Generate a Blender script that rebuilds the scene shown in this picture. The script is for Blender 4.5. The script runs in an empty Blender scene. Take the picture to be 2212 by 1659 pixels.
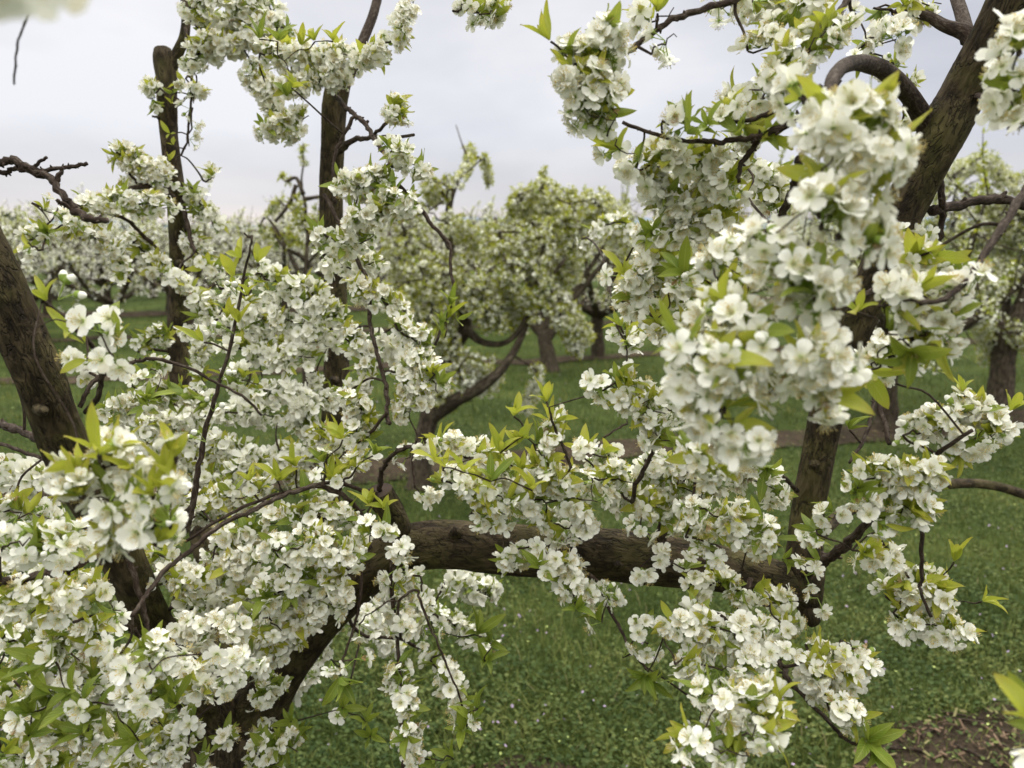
import bpy, math, random
import numpy as np
from mathutils import Vector, Matrix
R = math.radians
random.seed(7); rng = np.random.default_rng(7)
scene = bpy.context.scene
col = scene.collection

# ------------------------------------------------------------------ camera, sky, sun, exposure
W, H, F = 2212.0, 1659.0, 1600.0
CAMZ = 1.6; PITCH = R(11.6)
cam_d = bpy.data.cameras.new("camera"); cam = bpy.data.objects.new("camera", cam_d); col.objects.link(cam)
cam.location = (0, 0, CAMZ); cam.rotation_euler = (R(90) - PITCH, 0, 0)
cam_d.sensor_width = 36; cam_d.lens = F / W * 36; cam_d.clip_start = 0.02; cam_d.clip_end = 6000
cam_d.dof.use_dof = True; cam_d.dof.focus_distance = 0.85; cam_d.dof.aperture_fstop = cam_d.lens / 4.0
scene.camera = cam
scene.view_settings.view_transform = 'Standard'; scene.view_settings.look = 'None'
scene.view_settings.exposure = 0.44; scene.view_settings.gamma = 1.0
FW = np.array([0, math.cos(PITCH), -math.sin(PITCH)]); UP = np.array([0, math.sin(PITCH), math.cos(PITCH)])
RT = np.array([1.0, 0, 0]); CP = np.array([0, 0, CAMZ])
def P(u, v, d):
    return CP + d * (FW + RT * ((u - W/2) / F) + UP * ((H/2 - v) / F))
def proj(p):
    q = np.asarray(p) - CP; d = q @ FW
    return (q @ RT) / d * F + W/2, H/2 - (q @ UP) / d * F, d
def gdepth(v):
    return CAMZ / (math.sin(PITCH) + (v - H/2) / F * math.cos(PITCH))

world = bpy.data.worlds.new("World"); scene.world = world; world.use_nodes = True
wt = world.node_tree; wt.nodes.clear()
def N(t, ty, **kw):
    n = t.nodes.new(ty)
    for k, v in kw.items():
        if k == 'ins':
            for a, b in v.items(): n.inputs[a].default_value = b
        else: setattr(n, k, v)
    return n
SUN_EL, SUN_AZ = R(58), R(-35)
out = N(wt, 'ShaderNodeOutputWorld'); bg = N(wt, 'ShaderNodeBackground')
sky = N(wt, 'ShaderNodeTexSky', sky_type='NISHITA', sun_disc=False); sky.sun_elevation = SUN_EL; sky.sun_rotation = SUN_AZ
sm = N(wt, 'ShaderNodeVectorMath', operation='SCALE', ins={3: 0.10})
tc = N(wt, 'ShaderNodeTexCoord'); sep = N(wt, 'ShaderNodeSeparateXYZ')
mp = N(wt, 'ShaderNodeMapping', ins={3: (1.0, 1.0, 3.0), 1: (0.35, 0.1, 0.0)})
ns = N(wt, 'ShaderNodeTexNoise', ins={'Scale': 1.6, 'Detail': 5.0, 'Roughness': 0.5, 'Distortion': 0.2})
rp = N(wt, 'ShaderNodeValToRGB')      # cloud tone by patch
rp.color_ramp.elements[0].position = 0.36; rp.color_ramp.elements[0].color = (0.44, 0.45, 0.49, 1)
rp.color_ramp.elements[1].position = 0.66; rp.color_ramp.elements[1].color = (0.68, 0.675, 0.69, 1)
hz = N(wt, 'ShaderNodeValToRGB')      # by elevation: warm strip at horizon, bright overhead
e = hz.color_ramp.elements
e[0].position = 0.0; e[0].color = (1.16, 1.07, 1.0, 1); e[1].position = 1.0; e[1].color = (4.6, 4.45, 3.9, 1)
for p_, c_ in ((0.015, (1.16, 1.06, 1.0, 1)), (0.035, (1.02, 0.99, 0.98, 1)), (0.12, (0.96, 0.97, 1.0, 1)), (0.35, (1.12, 1.1, 1.08, 1)), (0.55, (2.7, 2.62, 2.3, 1))):
    q = e.new(p_); q.color = c_
L = wt.links
L.new(tc.outputs['Generated'], mp.inputs[0]); L.new(mp.outputs[0], ns.inputs['Vector']); L.new(ns.outputs['Fac'], rp.inputs[0])
L.new(tc.outputs['Generated'], sep.inputs[0]); L.new(sep.outputs[2], hz.inputs[0])
mul = N(wt, 'ShaderNodeVectorMath', operation='MULTIPLY'); L.new(rp.outputs[0], mul.inputs[0]); L.new(hz.outputs[0], mul.inputs[1])
mix = N(wt, 'ShaderNodeMix', data_type='RGBA', ins={0: 0.93})
L.new(sky.outputs[0], sm.inputs[0]); L.new(sm.outputs[0], mix.inputs[6]); L.new(mul.outputs[0], mix.inputs[7])
L.new(mix.outputs[2], bg.inputs[0]); bg.inputs[1].default_value = 1.0; L.new(bg.outputs[0], out.inputs[0])

sd = bpy.data.lights.new("sun", 'SUN'); sd.energy = 1.5; sd.angle = R(16); sd.color = (1, 0.94, 0.85)
sun = bpy.data.objects.new("sun", sd); col.objects.link(sun)
sun.rotation_euler = (R(90) - SUN_EL, 0, R(145))     # high, from behind the camera's left shoulder

# ------------------------------------------------------------------ materials
def mat(name, rough=0.6, spec=0.3):
    m = bpy.data.materials.new(name); m.use_nodes = True
    t = m.node_tree; b = t.nodes['Principled BSDF']
    b.inputs['Roughness'].default_value = rough; b.inputs['Specular IOR Level'].default_value = spec
    return m, t, b
def ramp(t, stops):
    r = N(t, 'ShaderNodeValToRGB'); e = r.color_ramp.elements
    e[0].position, e[0].color = stops[0][0], (*stops[0][1], 1); e[1].position, e[1].color = stops[-1][0], (*stops[-1][1], 1)
    for p_, c_ in stops[1:-1]: q = e.new(p_); q.color = (*c_, 1)
    return r
def translucent(t, b, colsock, fac):
    tr = N(t, 'ShaderNodeBsdfTranslucent'); mx = N(t, 'ShaderNodeMixShader', ins={0: fac}); o = t.nodes['Material Output']
    t.links.new(colsock, tr.inputs[0]); t.links.new(b.outputs[0], mx.inputs[1]); t.links.new(tr.outputs[0], mx.inputs[2]); t.links.new(mx.outputs[0], o.inputs[0])
def math_(t, op, a, b=None, c=None):
    n = N(t, 'ShaderNodeMath', operation=op)
    for i, x in enumerate((a, b, c)):
        if x is None: continue
        if isinstance(x, (int, float)): n.inputs[i].default_value = x
        else: t.links.new(x, n.inputs[i])
    return n.outputs[0]
def mixc(t, f, a, b, mode='MIX'):
    n = N(t, 'ShaderNodeMix', data_type='RGBA', blend_type=mode)
    for i, x in ((0, f), (6, a), (7, b)):
        if isinstance(x, (int, float)): n.inputs[i].default_value = x
        elif isinstance(x, tuple): n.inputs[i].default_value = (*x, 1)
        else: t.links.new(x, n.inputs[i])
    return n.outputs[2]

def m_petal():
    m, t, b = mat('petal', 0.55, 0.25)
    at = N(t, 'ShaderNodeAttribute', attribute_name='st'); s = N(t, 'ShaderNodeSeparateXYZ'); t.links.new(at.outputs['Vector'], s.inputs[0])
    g = N(t, 'ShaderNodeNewGeometry')
    base = ramp(t, [(0.0, (0.50, 0.60, 0.20)), (0.10, (0.84, 0.87, 0.62)), (0.3, (0.95, 0.955, 0.885)), (1.0, (0.96, 0.96, 0.915))])
    t.links.new(s.outputs[0], base.inputs[0])
    tint = ramp(t, [(0, (1.0, 1.0, 0.985)), (0.6, (1, 0.995, 0.97)), (0.95, (0.98, 0.97, 0.93)), (1.0, (0.94, 0.90, 0.8))])
    t.links.new(g.outputs['Random Per Island'], tint.inputs[0])
    c = mixc(t, 1.0, base.outputs[0], tint.outputs[0], 'MULTIPLY')
    # faint veins along the petal
    v = math_(t, 'SINE', math_(t, 'MULTIPLY', s.outputs[1], 26.0)); v = math_(t, 'MULTIPLY', math_(t, 'ABSOLUTE', v), 0.05)
    c = mixc(t, v, c, (0.62, 0.62, 0.52))
    t.links.new(c, b.inputs['Base Color']); translucent(t, b, c, 0.26)
    bp = N(t, 'ShaderNodeBump', ins={'Strength': 0.25, 'Distance': 0.001}); t.links.new(v, bp.inputs['Height']); t.links.new(bp.outputs[0], b.inputs['Normal'])
    return m
def m_leaf(name, lo, hi, tip, tr=0.38):
    m, t, b = mat(name, 0.42, 0.4)
    at = N(t, 'ShaderNodeAttribute', attribute_name='st'); s = N(t, 'ShaderNodeSeparateXYZ'); t.links.new(at.outputs['Vector'], s.inputs[0])
    g = N(t, 'ShaderNodeNewGeometry'); r_ = ramp(t, [(0, lo), (1, hi)]); t.links.new(g.outputs['Random Per Island'], r_.inputs[0])
    c = r_.outputs[0]
    tipf = math_(t, 'MULTIPLY', math_(t, 'POWER', s.outputs[0], 4.0), 0.8); c = mixc(t, tipf, c, tip)
    at_ = math_(t, 'ABSOLUTE', s.outputs[1])
    mid = math_(t, 'LESS_THAN', at_, 0.07)
    w = math_(t, 'SINE', math_(t, 'MULTIPLY', math_(t, 'ADD', math_(t, 'MULTIPLY', s.outputs[0], -1.0), math_(t, 'MULTIPLY', at_, 0.35)), 52.0))
    vein = math_(t, 'MAXIMUM', math_(t, 'MULTIPLY', mid, 0.45), math_(t, 'MULTIPLY', math_(t, 'GREATER_THAN', w, 0.86), 0.22))
    c = mixc(t, vein, c, (0.45, 0.5, 0.12))
    t.links.new(c, b.inputs['Base Color'])
    tc_ = mixc(t, 0.4, c, (0.40, 0.43, 0.05)); translucent(t, b, tc_, tr)
    bp = N(t, 'ShaderNodeBump', ins={'Strength': 0.3, 'Distance': 0.001}); t.links.new(w, bp.inputs['Height']); t.links.new(bp.outputs[0], b.inputs['Normal'])
    return m
def m_plain(name, c, rough=0.6, tr=0):
    m, t, b = mat(name, rough); b.inputs['Base Color'].default_value = (*c, 1)
    if tr:
        r_ = N(t, 'ShaderNodeRGB'); r_.outputs[0].default_value = (*c, 1); translucent(t, b, r_.outputs[0], tr)
    return m
def m_bark(name, c0, c1, c2, sc=1.0, st=0.8, green=0.25):
    m, t, b = mat(name, 0.85, 0.2)
    at = N(t, 'ShaderNodeAttribute', attribute_name='st')
    mp1 = N(t, 'ShaderNodeMapping', ins={3: (34*sc, 100*sc, 100*sc)}); t.links.new(at.outputs['Vector'], mp1.inputs[0])
    n1 = N(t, 'ShaderNodeTexNoise', ins={'Scale': 1.0, 'Detail': 6, 'Roughness': 0.62, 'Distortion': 0.6}); t.links.new(mp1.outputs[0], n1.inputs['Vector'])
    mp2 = N(t, 'ShaderNodeMapping', ins={3: (22*sc, 62*sc, 62*sc)}); t.links.new(at.outputs['Vector'], mp2.inputs[0])
    def crk(scale, wid, dist):
        n_ = N(t, 'ShaderNodeTexNoise', ins={'Scale': scale, 'Detail': 2.5, 'Roughness': 0.55, 'Distortion': dist}); t.links.new(mp2.outputs[0], n_.inputs['Vector'])
        a_ = math_(t, 'ABSOLUTE', math_(t, 'SUBTRACT', n_.outputs['Fac'], 0.5)); q_ = N(t, 'ShaderNodeMapRange', ins={1: 0.0, 2: wid, 3: 1.0, 4: 0.0}); t.links.new(a_, q_.inputs[0]); return q_.outputs[0]
    n3 = N(t, 'ShaderNodeTexNoise', ins={'Scale': 30.0, 'Detail': 3}); t.links.new(at.outputs['Vector'], n3.inputs['Vector'])
    cr = math_(t, 'MULTIPLY', math_(t, 'MAXIMUM', crk(1.0, .022, .9), math_(t, 'MULTIPLY', crk(2.3, .03, .5), .7)), math_(t, 'MULTIPLY', math_(t, 'GREATER_THAN', n3.outputs['Fac'], 0.46), 1.0))
    r_ = ramp(t, [(0.36, c0), (0.5, c1), (0.66, c2)]); t.links.new(n1.outputs['Fac'], r_.inputs[0])
    n2 = N(t, 'ShaderNodeTexNoise', ins={'Scale': 22.0, 'Detail': 4}); t.links.new(at.outputs['Vector'], n2.inputs['Vector'])
    gm = N(t, 'ShaderNodeMapRange', ins={1: 0.45, 2: 0.7, 3: 0.0, 4: green}); t.links.new(n2.outputs['Fac'], gm.inputs[0])
    c = mixc(t, gm.outputs[0], r_.outputs[0], (0.13, 0.125, 0.035))
    c = mixc(t, math_(t, 'MULTIPLY', cr, 0.7), c, (0.02, 0.014, 0.01))
    t.links.new(c, b.inputs['Base Color'])
    h = math_(t, 'SUBTRACT', n1.outputs['Fac'], math_(t, 'MULTIPLY', cr, 0.7))
    bp = N(t, 'ShaderNodeBump', ins={'Strength': st, 'Distance': 0.010}); t.links.new(h, bp.inputs['Height']); t.links.new(bp.outputs[0], b.inputs['Normal'])
    return m
M_PETAL = m_petal()
M_STAMEN = m_plain('stamen', (0.80, 0.78, 0.55), 0.6, 0.3)
M_ANTHER = m_plain('anther', (0.62, 0.48, 0.16))
M_PEDICEL = m_plain('pedicel', (0.24, 0.33, 0.06), 0.5)
M_LEAFY = m_leaf('young_leaf', (0.32, 0.39, 0.035), (0.50, 0.52, 0.06), (0.44, 0.34, 0.06), 0.42)
M_LEAFG = m_leaf('green_leaf', (0.13, 0.21, 0.025), (0.25, 0.32, 0.04), (0.27, 0.29, 0.04), 0.34)
M_SPENT = m_plain('spent_petal', (0.50, 0.33, 0.16), 0.8)
M_BARK = m_bark('bark', (0.018, 0.013, 0.008), (0.048, 0.035, 0.019), (0.100, 0.076, 0.045), 1.0, 0.8, 0.4)
M_TWIG = m_bark('twig_bark', (0.022, 0.014, 0.010), (0.048, 0.033, 0.024), (0.11, 0.088, 0.070), 3.0, 0.5, 0.0)
M_CUT = m_plain('cut_wood', (0.07, 0.05, 0.04), 0.9)
M_FARBARK = m_bark('far_bark', (0.03, 0.023, 0.016), (0.065, 0.05, 0.036), (0.13, 0.105, 0.08), 0.6, 0.8, 0.15)
MATS = [M_PETAL, M_STAMEN, M_ANTHER, M_PEDICEL, M_LEAFY, M_LEAFG, M_SPENT, M_BARK, M_TWIG, M_CUT, M_FARBARK]
PETAL, STAMEN, ANTHER, PED, LY, LG, SPENT, BARK, TWIG, CUT, FARBARK = range(11)

# ------------------------------------------------------------------ mesh accumulation
class Acc:
    def __init__(s): s.V = []; s.S = []; s.L = []; s.T = []; s.M = []; s.n = 0
    def add(s, V, S, Lp, T, M, mtx=None, off=None):
        V = np.asarray(V, float)
        if mtx is not None: V = V @ np.asarray(mtx).T
        if off is not None: V = V + off
        s.V.append(V); s.S.append(S); s.L.append(np.asarray(Lp) + s.n); s.T.append(T); s.M.append(M); s.n += len(V)
    def addt(s, t, mtx=None, off=None): s.add(t[0], t[1], t[2], t[3], t[4], mtx, off)
    def tpl(s):
        return (np.concatenate(s.V), np.concatenate(s.S), np.concatenate(s.L), np.concatenate(s.T), np.concatenate(s.M))
    def mesh(s, name, smooth=True):
        V, S, Lp, T, M = s.tpl()
        me = bpy.data.meshes.new(name)
        me.vertices.add(len(V)); me.vertices.foreach_set('co', V.astype(np.float32).ravel())
        me.loops.add(len(Lp)); me.loops.foreach_set('vertex_index', Lp.astype(np.int32))
        me.polygons.add(len(T)); st = np.concatenate([[0], np.cumsum(T)[:-1]])
        me.polygons.foreach_set('loop_start', st.astype(np.int32)); me.polygons.foreach_set('loop_total', T.astype(np.int32))
        used = np.unique(M); remap = np.zeros(64, int)
        for i, u in enumerate(used): remap[u] = i; me.materials.append(MATS[u])
        me.polygons.foreach_set('material_index', remap[M].astype(np.int32))
        me.polygons.foreach_set('use_smooth', np.full(len(T), smooth))
        a = me.attributes.new('st', 'FLOAT_VECTOR', 'POINT'); a.data.foreach_set('vector', S.astype(np.float32).ravel())
        me.update(calc_edges=True); me.validate()
        return me
def grid(nu, nv, fn, m):
    V = []; S = []
    for i in range(nu + 1):
        for j in range(nv + 1):
            p, s = fn(i / nu, j / nv); V.append(p); S.append(s)
    Lp = []
    for i in range(nu):
        for j in range(nv):
            a = i*(nv+1)+j; Lp += [a, a+1, a+nv+2, a+nv+1]
    n = nu*nv
    return np.array(V), np.array(S, float), np.array(Lp), np.full(n, 4), np.full(n, m)
def tube(pts, rad, m, seg=6, s0=0.0, cap=True, capm=None, bumpy=0.0, seed=0):
    pts = np.asarray(pts, float); n = len(pts)
    T = np.gradient(pts, axis=0); T /= np.linalg.norm(T, axis=1)[:, None] + 1e-9
    ref = np.array([0.3, 0.2, 1.0]); ref = ref - T[0]*(ref@T[0])
    if np.linalg.norm(ref) < .1: ref = np.array([1.0, 0, 0]) - T[0]*T[0][0]
    ref /= np.linalg.norm(ref)
    V = []; S = []; s = s0; rs = np.random.default_rng(seed)
    ph = rs.uniform(0, 6.28, 8); th = np.arange(seg)*2*math.pi/seg
    for i in range(n):
        if i: s += np.linalg.norm(pts[i]-pts[i-1])
        ref = ref - T[i]*(ref@T[i]); ref /= np.linalg.norm(ref); b = np.cross(T[i], ref)
        rr = np.full(seg, rad[i])
        if bumpy:
            rr = rr*(1 + bumpy*(0.5*np.sin(2*th+ph[0]+s*9)+0.4*np.sin(3*th+ph[1]-s*17)+0.35*np.sin(5*th+ph[2]+s*31)+0.3*np.sin(s*47+ph[3]+2*th)+0.25*np.sin(7*th+s*60+ph[4])+0.5*rs.normal(0, .35, seg)))
        for k in range(seg):
            V.append(pts[i] + rr[k]*(math.cos(th[k])*ref + math.sin(th[k])*b)); S.append((s, rad[i]*math.cos(th[k]), rad[i]*math.sin(th[k])))
    Lp = []; 
    for i in range(n-1):
        for k in range(seg):
            a = i*seg+k; c = i*seg+(k+1) % seg; Lp += [a, c, c+seg, a+seg]
    T_ = [4]*((n-1)*seg); M_ = [m]*((n-1)*seg)
    if cap:
        Lp += list(range((n-1)*seg, n*seg)); T_.append(seg); M_.append(m if capm is None else capm)
        Lp += list(range(seg-1, -1, -1)); T_.append(seg); M_.append(m)
    return np.array(V), np.array(S), np.array(Lp), np.array(T_), np.array(M_)
def catmull(pts, sub):
    pts = np.asarray(pts, float)
    if len(pts) == 2: return np.array([pts[0] + (pts[1]-pts[0])*t for t in np.linspace(0, 1, sub+1)])
    e = np.vstack([2*pts[0]-pts[1], pts, 2*pts[-1]-pts[-2]]); o = []
    for i in range(1, len(e)-2):
        a, b, c, d = e[i-1:i+3]
        for t in np.arange(sub)/sub:
            o.append(0.5*((2*b)+(c-a)*t+(2*a-5*b+4*c-d)*t*t+(3*b-a-3*c+d)*t**3))
    o.append(e[-2]); return np.array(o)
def frame(z, roll=0.0):
    z = np.asarray(z, float); z = z/np.linalg.norm(z)
    a = np.array([0, 0, 1.0]) if abs(z[2]) < .9 else np.array([1.0, 0, 0])
    x = np.cross(a, z); x /= np.linalg.norm(x); y = np.cross(z, x)
    c, s = math.cos(roll), math.sin(roll)
    return np.column_stack([c*x+s*y, -s*x+c*y, z])
def rotm(ax, an): return np.array(Matrix.Rotation(an, 3, Vector(ax)))
def rdir(): v = rng.normal(size=3); return v/np.linalg.norm(v)

# ------------------------------------------------------------------ flowers and leaves
def petal(cup, Lg, wd, wav, ph, nu, nv):
    def fn(i, j):
        s = i; t = j*2-1
        w = wd*(0.14 + 0.86*math.sin(math.pi*min(1, s*0.62+0.02))**0.9) * (1 if s < .72 else math.sqrt(max(0.0, 1-((s-.72)/.30)**2))*0.98+0.02)
        r = 0.0012 + Lg*s
        notch = -0.0005*(1-abs(t)) if s > .98 else 0
        x = r+notch; y = t*w
        curv = 1-math.cos(s*1.1)
        z = math.tan(cup)*Lg*s*0.75 - Lg*0.32*curv*(1 if cup > 0 else .3) + 0.22*w*t*t + wav*math.sin(t*4+ph)*s*s + wav*0.7*math.sin(s*6+ph*2)
        return (x*math.cos(cup*0.6), y, z), (s, t, 0)
    return grid(nu, nv, fn, PETAL)
def flower_tpl(lod, kind='open', tl=None):
    a = Acc(); pl = rng.uniform(0.010, 0.017); bend = rdir()*np.array([1, 1, .2])*pl*0.25
    if lod < 2:
        pp = catmull([(0, 0, 0), np.array([0, 0, pl*.5])+bend*.5, np.array([0, 0, pl])+bend], 2)
        a.addt(tube(pp, np.linspace(.00045, .0006, len(pp)), PED, 4, cap=False))
    tip = np.array([0, 0, pl]) + bend
    tilt = rng.uniform(0, R(55)) if tl is None else tl; Q = rotm(rdir()*np.array([1, 1, .01]), tilt)
    b = Acc()
    if kind == 'bud':
        r = rng.uniform(.0026, .0042)
        def fb(i, j):
            th = i*math.pi; ph = j*2*math.pi
            return (r*math.sin(th)*math.cos(ph), r*math.sin(th)*math.sin(ph), r*1.55*(1-math.cos(th))), (0.5, 0.5, 0)
        b.addt(grid(5, 7, fb, PETAL))
        def fc(i, j):
            th = i*1.75; ph = j*2*math.pi; q = r*(1.05+.05*i)
            return (q*math.sin(th)*math.cos(ph), q*math.sin(th)*math.sin(ph), q*1.4*(1-math.cos(th))-.0004), (0, 0, 0)
        b.addt(grid(2, 7, fc, PED))
    elif kind == 'spent':
        for k in range(14):
            d = frame(rdir()*np.array([1, 1, .3])+np.array([0, 0, 1.6]))
            q = d[:, 2]*rng.uniform(.006, .009)
            b.addt(tube([(0, 0, .001), q*.6, q], [.00025, .0002, .00035], SPENT, 3, cap=False))
        for k in range(5):
            an = k*1.2566
            b.addt(petal(R(40), .004, .0016, 0, 0, 2, 2)[:4]+(np.full(4, PED),), rotm((0, 0, 1), an))
    else:
        cup = rng.uniform(R(5), R(42)) if rng.random() < .78 else rng.uniform(R(45), R(68)); Lg = rng.uniform(.0098, .0118)
        nu, nv = ((5, 4), (4, 2), (2, 2))[lod]
        for k in range(5):
            pt = petal(cup+rng.normal(0, R(7)), Lg*rng.uniform(.88, 1.06), .0049*rng.uniform(.88, 1.08), .0007, rng.uniform(0, 6), nu, nv)
            b.addt(pt, rotm((0, 0, 1), k*1.2566+rng.normal(0, .09)), np.array([0, 0, rng.uniform(.0008, .0016)]))
        if lod < 2:
            for k in range(5):      # sepals and calyx
                def fs(i, j): return (.001+.0042*i, (j*2-1)*.0013*(1-i), .0009-.0012*i), (i, 0, 0)
                b.addt(grid(2, 1, fs, PED), rotm((0, 0, 1), k*1.2566+.63))
            b.addt(tube([(0, 0, -.0012), (0, 0, 0.0002), (0, 0, .0012)], [.0006, .0014, .0018], PED, 5, cap=True))
        ns_ = (22, 10, 0)[lod]
        for k in range(ns_):
            sp = abs(rng.normal(0, .42))+.1; ph = rng.uniform(0, 6.283); l = rng.uniform(.0058, .0098)
            d = np.array([math.sin(sp)*math.cos(ph), math.sin(sp)*math.sin(ph), math.cos(sp)])
            q = d*l; w = .00013 if lod == 0 else .0002
            b.addt(tube([(0, 0, .001), q*.55+np.array([0, 0, .0006]), q+np.array([0, 0, .0008])], [w, w, w], STAMEN, 3, cap=False))
            if lod == 0:
                b.addt(tube([q+np.array([0, 0, .0006]), q+d*.0004+np.array([0, 0, .0009]), q+d*.0008+np.array([0, 0, .0009])], [.00018, .0004, .00018], ANTHER, 4, cap=True))
        if lod == 2:
            pass
    a.addt(b.tpl(), Q, tip)
    return a.tpl()
def leaf_tpl(m, Lg, wd, lod=0, fold=.5, arch=.5):
    nu = (8, 5, 3)[lod]; tw = rng.normal(0, .25)
    ph = rng.uniform(0, 6)
    def fn(i, j):
        s = i; t = j*2-1
        w = wd*math.sin(math.pi*min(1, s**.9))**.72*(1-.12*s)
        if s < .12: w = max(w*.5, .0008)
        an = arch*s*1.3; x = Lg*math.sin(an)/max(arch*1.3, .01); z = Lg*(1-math.cos(an))/max(arch*1.3, .01)
        y = t*w*math.cos(fold); zz = abs(t)*w*math.sin(fold) + .0008*math.sin(s*9+ph)*t
        return (x, y+tw*z*.3, -z+zz), (s, t, 0)
    return grid(nu, 4 if lod == 0 else 2, fn, m)
FL = [[flower_tpl(l) for _ in range(n)] for l, n in ((0, 22), (1, 18), (2, 8))]
BUD = [flower_tpl(1, 'bud') for _ in range(4)]; SPN = [flower_tpl(1, 'spent') for _ in range(3)]
LEAF = [[[leaf_tpl(m, rng.uniform(.026, .040), rng.uniform(.0042, .0068), lod, rng.uniform(.25, .75), rng.uniform(.05, .8)) for _ in range(6)] for lod in range(3)] for m in (LY, LG)]

def spray_cluster(out_dir, nf, nl, lod, green, sizef=1.0):
    """list of (kind, template, 3x3, offset) round the origin"""
    it = []; o = np.asarray(out_dir)
    for k in range(nf):
        d = rdir()*1.15 + o*1.0; d /= np.linalg.norm(d)
        r_ = rng.random()
        T = (BUD[rng.integers(4)] if r_ < .09 else SPN[rng.integers(3)] if r_ < .115 else FL[lod][rng.integers(len(FL[lod]))]) if lod < 2 else FL[2][rng.integers(8)]
        sc = rng.uniform(.76, 1.02)*sizef
        it.append(('flower', T, frame(d, rng.uniform(0, 6.28))*sc, o*.001))
    yg = 0 if rng.random() > green else 1
    a0 = rng.uniform(0, 6.28)
    ax = o + np.array([0, 0, .7]) + rdir()*.3; fa = frame(ax)
    for k in range(nl):
        sp = rng.uniform(.2, .95); ph = a0 + k*2.4
        d = fa @ np.array([math.sin(sp)*math.cos(ph), math.sin(sp)*math.sin(ph), math.cos(sp)])
        # leaf x axis along d; upper side towards the tuft's axis
        nrm = ax - d*(ax @ d); nrm = nrm/(np.linalg.norm(nrm)+1e-6)
        yv = np.cross(nrm, d); Mx = np.column_stack([d, yv, nrm]) @ rotm((1, 0, 0), rng.normal(0, .35))
        it.append(('leaf', LEAF[yg][min(lod, 2)][rng.integers(6)], Mx*rng.uniform(.5, 1.05)*sizef*(1.35 if lod == 2 else 1), d*.002))
    return it

def tag(o, label=None, cat=None, group=None, kind=None):
    for k, v in (('label', label), ('category', cat), ('group', group), ('kind', kind)):
        if v: o[k] = v
def link(name, me, parent=None, loc=None):
    o = bpy.data.objects.new(name, me); col.objects.link(o)
    if parent is not None: o.parent = parent
    if loc is not None: o.location = loc
    return o

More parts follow.
